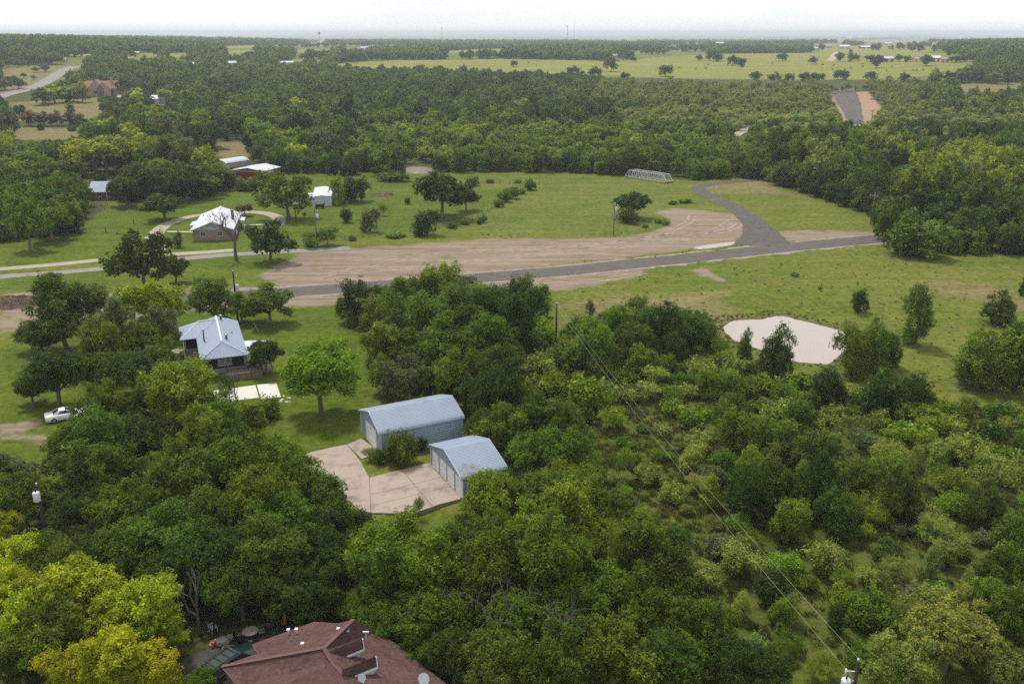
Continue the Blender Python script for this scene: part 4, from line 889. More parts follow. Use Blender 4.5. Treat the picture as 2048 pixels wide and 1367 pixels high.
# ------------------------------------------------------------------ vehicles
def loft_car(label, pos, rz, paint, kind, prof_low, roof, L_, W_, name="car"):
    """lower body lofted from stations (x, z_bottom, z_top, half width) and a glasshouse from (x, z, half width)"""
    t = thing(name, label, name, pos, rz)
    b = MB(); sec = []
    for x, z0, z1, hw in prof_low:
        sec.append([(x, -hw*.92, z0), (x, -hw, z0+(z1-z0)*.35), (x, -hw*.985, z0+(z1-z0)*.8), (x, -hw*.88, z1), (x, 0, z1+.03), (x, hw*.88, z1), (x, hw*.985, z0+(z1-z0)*.8), (x, hw, z0+(z1-z0)*.35), (x, hw*.92, z0)])
    n = len(sec[0]); pts = [p for s in sec for p in s]
    fs = [(i*n+k, i*n+k+1, (i+1)*n+k+1, (i+1)*n+k) for i in range(len(sec)-1) for k in range(n-1)] + [(i*n+n-1, i*n, (i+1)*n, (i+1)*n+n-1) for i in range(len(sec)-1)]
    b.faces(pts, fs, True); b.faces(sec[0], [tuple(range(n))]); b.faces(sec[-1], [tuple(range(n))[::-1]])
    body = b.build("body", paint, t)
    (xa, za, wa), (xb, zb, wb), (xc, zc, wc), (xd, zd, wd) = roof
    g = MB(); q = [(xa, -wa, za), (xb, -wb, zb-.05), (xc, -wc, zc-.05), (xd, -wd, zd), (xa, wa, za), (xb, wb, zb-.05), (xc, wc, zc-.05), (xd, wd, zd)]
    g.faces(q, [(0,1,2,3), (7,6,5,4), (0,4,5,1), (1,5,6,2), (2,6,7,3)]); g.build("window", M_GLASS, t)
    r = MB(); e_ = .06
    r.faces([(xb+.05, -wb-.02, zb-.05), (xc-.05, -wc-.02, zc-.05), (xc-.05, wc+.02, zc-.05), (xb+.05, wb+.02, zb-.05), (xb+.12, -wb+.1, zb+.03), (xc-.12, -wc+.1, zc+.03), (xc-.12, wc-.1, zc+.03), (xb+.12, wb-.1, zb+.03)], [(3,2,1,0),(4,5,6,7),(0,1,5,4),(1,2,6,5),(2,3,7,6),(3,0,4,7)], False)
    for s in (-1, 1):
        for p, q_ in (((xa, wa, za), (xb, wb, zb-.04)), ((xd, wd, zd), (xc, wc, zc-.04))): r.bar((p[0], s*(p[1]+.01), p[2]), (q_[0], s*(q_[1]+.01), q_[2]), .1, .07)
        if kind == "coupe": r.faces([(xa-.1, s*(wa+.015), za-.03), (xa+.55, s*(wa+.015), za-.03), (xb+.25, s*(wb+.02), zb-.06), (xb, s*(wb+.02), zb-.04)], [(0,1,2,3)])
        else:
            for f in (.34, .66): 
                x = xb+(xc-xb)*f; r.bar((x, s*(wa+.01), za), (x, s*(wb+.012), zb-.04), .09, .05)
    r.build("roof", paint, t)
    for x in (L_*.19, L_*.80):
        for s in (-1, 1):
            wr = .36 if kind == "suv" else .335
            o = MB(); y0, y1 = s*(W_/2-.20), s*(W_/2+.01)
            o.tube([(0, -.11, 0), (0, .11, 0)], wr, 18); wh = o.build("wheel", M_RUBBER, t); wh.location = (x, s*(W_/2-.10), wr)
            o = MB(); o.tube([(0, -.125, 0), (0, .125, 0)], wr*.6, 14); o.build("rim", M_STEEL, wh)
    for s in (-1, 1):
        o = MB(); o.box((L_-.06, s*.62-.17, prof_low[-1][2]-.22), (L_+.02, s*.62+.17, prof_low[-1][2]-.08)); o.build("headlight", M_WHITE, t)
        o = MB(); o.box((-.02, s*.58-.22, prof_low[0][2]-.2), (.05, s*.58+.22, prof_low[0][2]-.06)); o.build("tail_light", mat("tail_red", (.30, .012, .012), .3, .1), t)
    return t
cp0 = P(88, 846); cdir = R(31)
loft_car("white two-door coupe parked on the dirt track beside dark trees", (cp0.x+.1, cp0.y+.2, 0.02), cdir, M_CARWHITE, "coupe",
 [(0, .42, .86, .80), (.12, .25, .98, .90), (.9, .20, 1.02, .94), (1.9, .20, .98, .93), (3.1, .20, .95, .93), (4.2, .20, .88, .93), (4.8, .24, .80, .88), (4.98, .36, .70, .76)],
 [(.85, .98, .72), (1.55, 1.42, .56), (2.45, 1.42, .57), (3.25, .95, .74)], 4.98, 1.9)
cs = P(432, 1372); sdr = R(56)
su = loft_car("dark green sport utility vehicle with roof rack tucked beside the brown roof", (-22.6, 54.4, 0.02), sdr, M_CARGREEN, "suv",
 [(0, .45, 1.02, .84), (.1, .35, 1.12, .90), (1.2, .33, 1.14, .93), (3.2, .33, 1.12, .93), (4.2, .33, 1.08, .92), (4.7, .36, .98, .88), (4.9, .45, .85, .80)],
 [(.06, 1.08, .82), (.28, 1.78, .68), (2.75, 1.78, .68), (3.5, 1.10, .82)], 4.9, 1.86, "car")
b = MB()
for y in (-.6, .6): b.bar((.5, y, 1.9), (2.6, y, 1.9), .05)
for x in (.6, 1.25, 1.9, 2.5): b.bar((x, -.6, 1.9), (x, .6, 1.9), .05, .03)
for x in (.6, 2.5):
    for y in (-.6, .6): b.bar((x, y, 1.76), (x, y, 1.9), .04)
b.build("roof_rack", M_BLACK, su)
hv = P(146, 132.5); o = loft_car("tiny white car far off where the highway meets the trees", (hv.x, hv.y, hv.z+.15), R(110), M_CARWHITE, "suv",
 [(0, .45, 1.02, .84), (.1, .35, 1.12, .90), (3.2, .33, 1.12, .93), (4.9, .45, .85, .80)], [(.06, 1.08, .82), (.28, 1.78, .68), (2.75, 1.78, .68), (3.5, 1.10, .82)], 4.9, 1.86)

# ------------------------------------------------------------------ patio things by the brown house
def on(px, py): p = P(px, py); return (p.x, p.y, p.z)
pt = sheet("patio", [G(*p) for p in [(395,1302),(450,1285),(505,1262),(560,1238),(610,1226),(640,1236),(560,1290),(500,1320),(440,1372),(330,1372),(330,1335)]], .012, mat("shade_toned_gravel", (.065, .056, .05), .95, .35, 2.0, bump=.02, bscale=14), label="gravel yard behind the brown house, shade darkened into its colour", edge=.1)  # gravel colour lowered to carry the shade lying over the yard
slab("kerb_strip", [(452,1278),(560,1239),(561,1242),(454,1282)], -.1, .12, M_STONE, "stone edging along the patio")
t = thing("patio_table", "round pale patio table with dark legs beside the brown roof", "table", on(502,1276))
b = MB(); b.lathe([(.62, .70), (.64, .72), (.62, .745)], (0, 0, 0), 22); b.build("tabletop", M_STONE, t)
for k in range(4):
    b = MB(); b.tube([(.2*math.cos(k*math.pi/2), .2*math.sin(k*math.pi/2), .7), (.48*math.cos(k*math.pi/2), .48*math.sin(k*math.pi/2), 0)], .025, 6); b.build("leg", M_BLACK, t)
def patio_chair(label, pos, rz, m, group="dark chairs around the patio table", sm=None):
    t = thing("patio_chair", label, "chair", pos, rz, group)
    b = MB(); b.box((-.26, -.25, .40), (.26, .25, .45)); b.build("seat", sm or m, t)
    b = MB(); b.prism([(-.26, .24, .45), (.26, .24, .45), (.24, .34, .95), (-.24, .34, .95)], (0, .03, 0)); b.build("backrest", m, t)
    for x in (-.24, .24):
        for y in (-.23, .23): b = MB(); b.box((x-.02, y-.02, 0), (x+.02, y+.02, .40)); b.build("leg", m, t)
        b = MB(); b.box((x-.03, -.22, .62), (x+.03, .26, .66)); b.build("armrest", m, t)
    return t
M_CUSH = mat("tan_cushion", (.26, .22, .18), .9, .1)
for lab, px, py, rz, sm in (("black patio chair with tan cushion right of the round table", 524,1270,-1.2,M_CUSH), ("black patio chair between the round table and the vehicle", 487,1292,2.6,None), ("black patio chair left of the round table", 478,1284,1.6,None), ("black patio chair under the table's near edge", 497,1293,3.0,M_STONE)):
    patio_chair(lab, on(px, py), rz, M_BLACK, sm=sm)
patio_chair("white plastic chair standing alone in the shade below the trees", on(427,1262), 2.4, M_WHITE, None)
def pot(name, label, cat, pos, r, h, m, plant=None):
    t = thing(name, label, cat, pos); b = MB(); b.lathe([(r*.7, 0), (r, h*.9), (r*1.08, h*.92), (r*1.08, h), (r*.9, h), (r*.85, h*.85)], (0, 0, 0), 14); b.build("pot", m, t)
    b = MB(); b.lathe([(r*.84, h*.8), (r*.84, h*.85)], (0, 0, 0), 12); b.build("soil", M_EARTH, t); return t
pot("flower_pot", "wide terracotta pot at the vehicle's nose", "flower pot", on(454,1302), .32, .38, M_TERRA)
pot("flower_pot", "small grey pot beside the wide terracotta pot", "flower pot", on(463,1300), .22, .35, M_STONE)
for lab, px, py, s in (("flat-topped grey stone block at the patio edge", 446,1287,.5), ("rounded pale boulder left of the black chairs", 461,1278,.34), ("small pale boulder behind the black chairs", 481,1272,.26)):
    bm = bmesh.new(); bmesh.ops.create_icosphere(bm, subdivisions=2, radius=s)
    for v in bm.verts: v.co = Vector((v.co.x*1.2, v.co.y, v.co.z*.8)) * (1 + random.uniform(-.12, .12))
    me_ = bpy.data.meshes.new("boulder"); bm.to_mesh(me_); bm.free(); me_.materials.append(M_STONE); o = link("boulder", me_); o.location = Vector(on(px, py)) + Vector((0, 0, s*.5)); tag(o, lab, "boulder")
t = thing("fuel_can", "red fuel can with white cap in the yard corner", "fuel can", on(427,1290)); b = MB(); b.box((-.2, -.14, 0), (.2, .14, .38)); b.build("body", M_RED, t, .03); b = MB(); b.tube([(.1, 0, .38), (.1, 0, .46), (.25, 0, .6)], .04, 8); b.build("spout", M_WHITE, t)
t = thing("bucket", "white bucket beside the red fuel can", "bucket", on(424,1294)); b = MB(); b.lathe([(.13, 0), (.16, .34), (.17, .35), (.15, .33), (.12, .02)], (0, 0, 0), 14); b.build("pail", M_WHITE, t); b = MB(); b.tube([(-.16, 0, .33), (-.1, 0, .5), (.1, 0, .5), (.16, 0, .33)], .01, 5); b.build("handle", M_STEEL, t)
t = thing("bucket", "yellow-brown bucket right of the red fuel can", "bucket", on(434,1291)); b = MB(); b.lathe([(.15, 0), (.19, .32), (.2, .33), (.17, .31), (.14, .02)], (0, 0, 0), 14); b.build("pail", M_TERRA, t); b = MB(); b.tube([(-.18, 0, .32), (-.1, 0, .48), (.1, 0, .48), (.18, 0, .32)], .01, 5); b.build("handle", M_STEEL, t)
def grill(label, pos, rz):
    t = thing("barbecue_grill", label, "grill", pos, rz)
    b = MB(); b.lathe([(.05, .62), (.28, .70), (.36, .85), (.36, .9)], (0, 0, 0), 16); b.build("bowl", M_BLACK, t); b = MB(); b.lathe([(.37, .9), (.34, 1.05), (.18, 1.17), (.03, 1.2)], (0, 0, 0), 16); l_ = b.build("lid", M_BLACK, t)
    b = MB(); b.tube([(-.06, 0, 1.2), (0, 0, 1.26), (.06, 0, 1.2)], .015, 6); b.build("handle", M_STEEL, l_)
    for k in range(3): b = MB(); a = k*2.09; b.tube([(.2*math.cos(a), .2*math.sin(a), .72), (.36*math.cos(a), .36*math.sin(a), 0)], .02, 6); b.build("leg", M_STEEL, t)
grill("black kettle grill standing past the round table", on(540,1256), .3); grill("second black kettle grill at the yard's far end", on(556,1250), 1.3)
t = thing("patio_umbrella", "closed yellow umbrella leaning by the brown eave", "umbrella", on(570,1262)); b = MB(); b.tube([(0, 0, 0), (.1, 0, 2.2)], .03, 6); b.build("pole", M_BLACK, t); b = MB(); b.tube([(.03, 0, .8), (.06, 0, 1.3), (.1, 0, 2.1)], [.26, .16, .04], 10); b.build("canopy", mat("ochre_cloth", (.40, .23, .04), .9, .15), t)
for lab, a, c in (("fallen pale limb lying in the shade behind the fence", (448,1217), (476,1221)), ("second fallen pale limb, nearer the brown roof", (502,1222), (522,1227)), ("pale board lying at the roof's far corner", (612,1237), (634,1241))):
    p, q = P(*a), P(*c); b = MB(); b.tube([p + Vector((0, 0, .1)), p.lerp(q, .5) + Vector((0, .1, .16)), q + Vector((0, 0, .1))], [.08, .07, .05], 7); o = b.build("fallen_limb" if "limb" in lab else "board", M_POLEGREY); tag(o, lab, "branch" if "limb" in lab else "board")
t = thing("smoker", "black barrel smoker on wheels before the white shed", "smoker", on(640,417), .1)
b = MB(); b.tube([(-1.2, 0, .95), (1.2, 0, .95)], .42, 14); b.build("barrel", M_BLACK, t); b = MB(); b.tube([(1.3, 0, 1.1), (1.3, 0, 2.0)], .08, 8); b.build("chimney", M_BLACK, t)
for x in (-.8, .8): b = MB(); b.tube([(x, -.5, .35), (x, -.38, .35)], .35, 14); b.build("wheel", M_RUBBER, t); b = MB(); b.tube([(x, .38, .35), (x, .5, .35)], .35, 14); b.build("wheel", M_RUBBER, t)
t = thing("tractor_implement", "dark farm implement standing on the lawn near the guy wire", "implement", on(609,431), .4)
b = MB(); b.box((-.5, -.4, .3), (.5, .4, .8)); b.build("frame", M_BLACK, t, .05); b = MB(); b.tube([(0, -.3, .8), (0, .1, 1.5)], .06, 6); b.build("mast", M_BLACK, t)
for s in (-.5, .5): b = MB(); b.tube([(-.08, s, .3), (.08, s, .3)], .3, 12); b.build("wheel", M_RUBBER, t)
t = thing("trailer", "dark flat trailer parked between carport and red barn", "trailer", on(455,345), R(-20))
b = MB(); b.box((-3, -1.1, .7), (3, 1.1, .85)); b.build("bed", M_BLACK, t); b = MB(); b.bar((3, 0, .75), (4.4, 0, .6), .12); b.build("tongue", M_BLACK, t)
for x in (-.5, .5):
    for s in (-1, 1): b = MB(); b.tube([(x, s*1.15, .38), (x, s*1.35, .38)], .38, 14); b.build("wheel", M_RUBBER, t)
for k in range(14):
    px, py = random.uniform(556, 580), random.uniform(788, 806); p = P(px, py); b = MB(); s = random.uniform(.08, .22)
    b.prism([(-s, -s*.6, 0), (s*.8, -s, 0), (s, s*.7, 0), (-s*.5, s, 0)], (0, 0, .06)); o = b.build("concrete_chunk", M_CONCWHITE); o.location = p; tag(o, "small broken pale concrete chunk on the grass by the patio slab", "rubble", "concrete chunks beside the patio slab")

# ------------------------------------------------------------------ brush piles
def brush_pile(label, px, py, rx, ry, h, n, seed, col):
    rs = np.random.default_rng(seed); p = P(px, py); b = MB()
    M = 14; pts = [(0, 0, h*.7)]
    for ring, f in ((1, .5), (2, 1.0)):
        for k in range(M): a = 2*math.pi*k/M; s = f*rs.uniform(.85, 1.1); pts.append((rx*s*math.cos(a), ry*s*math.sin(a), h*(.5 if ring == 1 else -.1)*rs.uniform(.7, 1.2)))
    b.faces(pts, [(0, 1+k, 1+(k+1) % M) for k in range(M)] + [(1+k, 1+M+k, 1+M+(k+1) % M, 1+(k+1) % M) for k in range(M)], True)
    t = thing("brush_pile", label, "brush pile", tuple(p)); b.build("mound", M_EARTH, t)
    b = MB()
    for _ in range(n):
        a = rs.uniform(0, 6.28); rr = math.sqrt(rs.uniform(0, 1)); q = Vector((rx*rr*math.cos(a), ry*rr*math.sin(a), h*.75*(1-rr*rr)+.1)); d = Vector((rs.normal(), rs.normal(), abs(rs.normal())*.5)).normalized()*rs.uniform(.5, 1.6)
        b.tube([q-d*.5, q + Vector((rs.normal()*.1, rs.normal()*.1, .1)), q+d*.5], [.05, .035, .015], 4, cap=False)
    b.build("branch_heap", col, t)
brush_pile("brown brush and dirt heap at the left edge beside the road", 22, 608, 6.5, 4.0, 1.5, 350, 1, M_EARTH)
brush_pile("grey heap of dead branches below the pond's dark tree", 1580, 768, 3.6, 2.2, 1.2, 260, 2, M_BARE)
brush_pile("dark brush heap on the clearing beside the gravel strip", 1756, 199, 6, 4, 2.2, 120, 3, M_BARE)
brush_pile("low earth and weed heap on the far lawn", 768, 391, 3.6, 2.4, .7, 60, 4, M_EARTH)

# ------------------------------------------------------------------ cattle: one built, the rest copied
def cow():
    b = MB()
    st = [(-1.05, .98, .06, .08), (-.95, 1.0, .25, .28), (-.6, .98, .33, .38), (0, .92, .36, .40), (.5, .96, .33, .40), (.8, 1.05, .22, .30), (1.05, 1.22, .15, .20), (1.25, 1.28, .14, .16), (1.5, 1.12, .10, .12), (1.65, 1.04, .07, .08)]
    n = 10; b0 = len(b.v)
    for x, z, ry, rz in st:
        for k in range(n): a = 2*math.pi*k/n; b.v.append((x, ry*math.cos(a), z + rz*math.sin(a)))
    for i in range(len(st)-1):
        for k in range(n): b.f.append([b0+i*n+k, b0+i*n+(k+1) % n, b0+(i+1)*n+(k+1) % n, b0+(i+1)*n+k]); b.sm.append(True)
    for x, y in ((-.75, .2), (-.75, -.2), (.55, .2), (.55, -.2)): b.tube([(x, y, .85), (x-.06*(x < 0), y, .45), (x, y, 0)], [.13, .08, .06], 7)
    for s in (-1, 1): b.tube([(1.28, s*.1, 1.38), (1.22, s*.28, 1.36)], [.06, .03], 5)
    b.tube([(-1.04, 0, 1.1), (-1.15, 0, .8), (-1.12, 0, .4)], [.04, .025, .03], 5)
    return b.build("cow", M_COW)
cw = cow(); CW = [(1392,139,"nearest"),(1416,130.5,0),(1411,138.5,0),(1358,137.4,0),(1544,128,0),(1645,131.2,0),(1667,132.2,0),(1725,129.5,0),(1725,134.7,0),(1773,143.2,0),(1784,134.7,0),(1846,141.5,0),(1826,142.5,0),(1833,142.5,0),(1866,144,0),(1871,137.5,0),(1095,152,1),(1105,151.5,1),(1076,151.5,1),(1057,126.5,2),(1073,132.5,2),(1665,140,0),(1702,138,0),(1935,131,0)]
for k, (px, py, q) in enumerate(CW):
    o = cw if k == 0 else cw.copy()
    if k: COL.objects.link(o)
    p = P(px, py); o.location = p; o.rotation_euler = (0, 0, random.uniform(0, 6.28)); o.scale = (1.25,)*3
    lab = {1: "dark cow standing at the near edge of the yellow field, above the wood", 2: "dark cow in the far green strip of the yellow field"}.get(q, "small dark cow grazing out in the wide yellow-green far field")
    tag(o, lab, "cow", "cattle in the far field by the wood" if q == 1 else "cattle in the far field, left part" if q == 2 else "cattle grazing in the wide far field")

# ------------------------------------------------------------------ towers on the skyline
def at_far(px, py, r): q = ray_at(px, py, r); return q
def mast(label, px, ytop, r, width, bulbs, cat="radio mast"):
    top = at_far(px, ytop, r); g = float(gz(top.x, top.y)); h = top.z - g
    t = thing(cat.replace(" ", "_"), label, cat, (top.x, top.y, g))
    b = MB()
    for k in range(3):
        a = k*2.094; b.tube([(width*math.cos(a), width*math.sin(a), -1), (width*.35*math.cos(a), width*.35*math.sin(a), h)], width*.22, 4)
    n = int(h/(width*2.2))
    for i in range(n):
        z0, z1 = h*i/n, h*(i+1)/n; 
        for k in range(3):
            a, c = k*2.094, (k+1)*2.094; f0 = width*(1-.65*i/n); f1 = width*(1-.65*(i+1)/n); b.bar((f0*math.cos(a), f0*math.sin(a), z0), (f1*math.cos(c), f1*math.sin(c), z1), width*.16)
    b.build("lattice", M_STEEL, t)
    for z, rr in bulbs: b = MB(); b.lathe([(rr*.7, -rr*.6), (rr, 0), (rr*.7, rr*.6)], (0, 0, h-z), 10); b.build("antenna_ring", M_STEEL, t)
mast("slim mast with one antenna ring left of the centre skyline", 883, 55, 2300, .7, [(1.5, 1.8)])
mast("mast with three antenna rings on the centre skyline", 1135, 52, 2300, .7, [(1, 1.8), (9, 1.6), (20, 1.8)])
mast("tall thin bare mast right of the three-ring mast", 1149, 43, 2600, .55, [])
top = at_far(638, 64.5, 3300); g = float(gz(top.x, top.y)); h = top.z - g; t = thing("water_tower", "red bulb water tower far off on the left skyline", "water tower", (top.x, top.y, g))
b = MB(); b.lathe([(1.6, -1), (1.2, h*.7), (2.2, h-6)], (0, 0, 0), 14); b.build("stem", M_WHITE, t); b = MB(); b.lathe([(2.2, h-6.5), (5.0, h-4), (5.4, h-2), (4, h), (.5, h+1)], (0, 0, 0), 16); b.build("tank", mat("faded_red", (.32, .10, .09), .6, .1), t)

# ------------------------------------------------------------------ foliage: crowns of many small leaf faces on lobes round the limbs
def foliage_mat(name, own=True, pal=None, inst=False):
    m = bpy.data.materials.new(name); t = nodes(m); L = t.links.new
    out = N(t, "ShaderNodeOutputMaterial"); oi = N(t, "ShaderNodeObjectInfo"); at = N(t, "ShaderNodeAttribute", attribute_name="tint")
    rp = N(t, "ShaderNodeValToRGB"); e = rp.color_ramp.elements
    e[0].position = 0.0; e[0].color = (0.44, 0.50, 0.50, 1); e[1].position = 1.0; e[1].color = (1.70, 1.62, 1.25, 1)
    q = e.new(0.5); q.color = (1, 1, 1, 1); L(at.outputs["Fac"], rp.inputs[0])
    if own: base = oi.outputs["Color"]
    elif inst: ai = N(t, "ShaderNodeAttribute", attribute_name="col", attribute_type='INSTANCER'); base = ai.outputs["Color"]
    else:
        no = N(t, "ShaderNodeTexNoise", i_Scale=0.006, i_Detail=3.0); L(oi.outputs["Location"], no.inputs["Vector"])
        ad = N(t, "ShaderNodeMath", operation='ADD'); L(no.outputs[0], ad.inputs[0])
        mu = N(t, "ShaderNodeMath", operation='MULTIPLY_ADD'); mu.inputs[1].default_value = 0.6; mu.inputs[2].default_value = -0.30; L(oi.outputs["Random"], mu.inputs[0]); L(mu.outputs[0], ad.inputs[1])
        r2 = N(t, "ShaderNodeValToRGB"); e2 = r2.color_ramp.elements
        while len(e2) < len(pal): e2.new(0.5)
        for k, (p, c) in zip(e2, pal): k.position = p; k.color = (*c, 1)
        L(ad.outputs[0], r2.inputs[0]); base = r2.outputs[0]
    mi = N(t, "ShaderNodeMix", data_type='RGBA', blend_type='MULTIPLY', i_0=1.0); L(base, mi.inputs[6]); L(rp.outputs[0], mi.inputs[7])
    hv = N(t, "ShaderNodeHueSaturation"); mr = N(t, "ShaderNodeMapRange", i_3=0.49, i_4=0.51); L(oi.outputs["Random"], mr.inputs[0]); L(mr.outputs[0], hv.inputs["Hue"]); L(mi.outputs[2], hv.inputs["Color"])
    b = N(t, "ShaderNodeBsdfPrincipled", i_Roughness=0.55); b.inputs["Specular IOR Level"].default_value = 0.09
    tr = N(t, "ShaderNodeBsdfTranslucent"); ms = N(t, "ShaderNodeMixShader", i_0=0.36)
    L(hv.outputs[0], b.inputs["Base Color"]); L(hv.outputs[0], tr.inputs["Color"]); L(b.outputs[0], ms.inputs[1]); L(tr.outputs[0], ms.inputs[2]); L(ms.outputs[0], out.inputs[0])
    return m
M_LEAF = foliage_mat("leaves")
M_WOODFAR = foliage_mat("far_leaves", False, None, True)
TONE = {'d': (.058,.097,.011), 'm': (.101,.162,.013), 'b': (.158,.234,.014), 'l': (.262,.320,.014), 'y': (.370,.385,.012), 'g': (.122,.160,.056), 'p': (.200,.250,.046), 'q': (.260,.300,.066), 'o': (.165,.122,.054)}
TONE_WORD = {'d': "dark green", 'm': "mid-green", 'b': "bright green", 'l': "lime-green", 'y': "yellow-leaved", 'g': "grey-green", 'p': "pale green", 'q': "light green", 'o': "bronze"}

def make_lobes(kind, rs):
    L = []
    def shell(n, c, ex, rmin, rmax, low=-0.35, jit=.24, flat=.85):
        k = 0
        while k < n:
            v = rs.normal(size=3); v /= np.linalg.norm(v)
            if v[2] < low: continue
            s = 1 + rs.normal() * jit; r = rs.uniform(rmin, rmax)
            L.append((np.array(c) + v * np.array(ex) * s, np.array([r, r, r * flat]))); k += 1
    if kind == 'oak_tree': shell(27, (0,0,4.8), (3.5,3.5,2.6), .8, 2.05, -.6); shell(6, (0,0,5.1), (1.6,1.6,1.3), 1.6, 2.0)
    elif kind == 'elm_tree': shell(25, (0,0,5.5), (2.5,2.5,3.4), .65, 1.6, -0.85, .25, 1.0); shell(4, (0,0,5.8), (.9,.9,1.8), 1.4, 1.8)
    elif kind == 'pecan_tree': shell(38, (0,0,6.2), (3.3,3.3,3.0), .85, 1.35, -.55, .2, .8); shell(6, (0,0,6.0), (1.5,1.5,1.5), 1.4, 1.8)
    elif kind == 'mesquite_tree': shell(17, (0,0,2.3), (1.8,1.8,1.2), .55, 1.0, -.6, .25, .8); shell(3, (0,0,2.1), (.7,.7,.5), .8, 1.0)
    elif kind == 'cedar_tree':
        for k in range(20):
            z = .7 + 5.3 * (k / 19); f = math.sin(min(1, (z+1.2)/6.9) * math.pi) ** .6; a = rs.uniform(0, 6.28); r = rs.uniform(.55, .95)
            L.append((np.array([math.cos(a)*.85*f, math.sin(a)*.85*f, z]), np.array([r, r, r*1.15])))
    elif kind == 'bushy_tree': shell(24, (0,0,2.7), (1.75,1.75,2.1), .65, 1.15, -1.0, .2, 1.05); shell(4, (0,0,2.6), (.7,.7,1.2), 1.0, 1.3)
    elif kind == 'shrub': shell(12, (0,0,.95), (.95,.95,.65), .45, .75, -.7, .2, .85); shell(2, (0,0,.8), (.4,.4,.3), .7, .8)
    # every lobe breaks up into smaller billows, so light catches the tops and gaps stay dark
    nb = {'oak_tree': 7, 'elm_tree': 7, 'pecan_tree': 5, 'bushy_tree': 6, 'mesquite_tree': 5, 'cedar_tree': 5, 'shrub': 5}[kind]; out = []
    for c, r in L:
        out.append((c, r * .74))
        for _ in range(nb):
            v = rs.normal(size=3); v[2] += .35; v /= np.linalg.norm(v); q = rs.uniform(.34, .52)
            out.append((c + v * r * rs.uniform(.66, .95), r * q))
    return out
KIND = {  # R, crown centre z, height, leaf size, near leaf count, aspect
 'oak_tree': (5.1, 5.1, 8.9, .25, 18500, .55), 'elm_tree': (3.7, 5.7, 10.2, .25, 14500, .5), 'pecan_tree': (4.5, 6.2, 10.2, .30, 15000, .45),
 'bushy_tree': (2.6, 2.7, 5.6, .18, 12000, .5), 'mesquite_tree': (2.6, 2.3, 4.3, .15, 8000, .32), 'cedar_tree': (1.7, 3.4, 6.9, .15, 9000, .4), 'shrub': (1.6, .95, 2.2, .15, 5200, .5)}
def leaf_mesh_arrays(lobes, n, leaf, aspect, rs, per=9, spread=.30):
    area = np.array([r[0] * r[0] for _, r in lobes]); pr = area / area.sum(); nt_ = max(1, n // per)
    li = rs.choice(len(lobes), nt_ * 2, p=pr); C = np.array([c for c, _ in lobes]); Rr = np.array([r for _, r in lobes])
    v = rs.normal(size=(len(li), 3)); v[:, 2] += .3; v /= np.linalg.norm(v, axis=1)[:, None]
    t = 1 - np.abs(rs.normal(0, .16, len(li))); p = C[li] + v * Rr[li] * t[:, None]
    keep = np.ones(len(li), bool)
    for j in range(len(lobes)):
        dd = np.linalg.norm((p - C[j]) / Rr[j], axis=1); keep &= (dd > .72) | (li == j)
    keep &= p[:, 2] > .12
    p, v = p[keep][:nt_], v[keep][:nt_]; lob = li[keep][:nt_]; nt_ = len(p)
    lt = rs.normal(0, .13, len(lobes)); tw = rs.normal(0, .15, nt_) + lt[lob]
    sh = rs.random(nt_) < .16                                # upright shoots roughen the outline
    p[sh] += v[sh] * rs.uniform(0, .45, (sh.sum(), 1)) + np.array([0, 0, 1.0]) * rs.uniform(0, .55, (sh.sum(), 1))
    q = np.repeat(p, per, 0) + rs.normal(0, spread, (nt_ * per, 3)); q[:, 2] = np.maximum(q[:, 2], .06)
    o = np.repeat(v, per, 0); m = len(q)
    nrm = o * .7 + rs.normal(0, .55, (m, 3)) + np.array([0, 0, .45]); nrm /= np.linalg.norm(nrm, axis=1)[:, None]
    a = np.cross(nrm, rs.normal(size=(m, 3))); a /= np.linalg.norm(a, axis=1)[:, None] + 1e-9; b = np.cross(nrm, a)
    sz = leaf * rs.uniform(.65, 1.45, m)[:, None]
    bend = nrm * sz * rs.uniform(-.18, .1, m)[:, None]
    V = np.stack([q - a * sz * .62, q - b * sz * aspect * .62 + bend, q + a * sz * .62, q + b * sz * aspect * .62 + bend], 1).reshape(-1, 3)
    F = np.arange(m * 4).reshape(-1, 4); tint = np.clip(.5 + np.repeat(tw, per) + rs.normal(0, .11, m), 0, 1)
    return V, F, tint
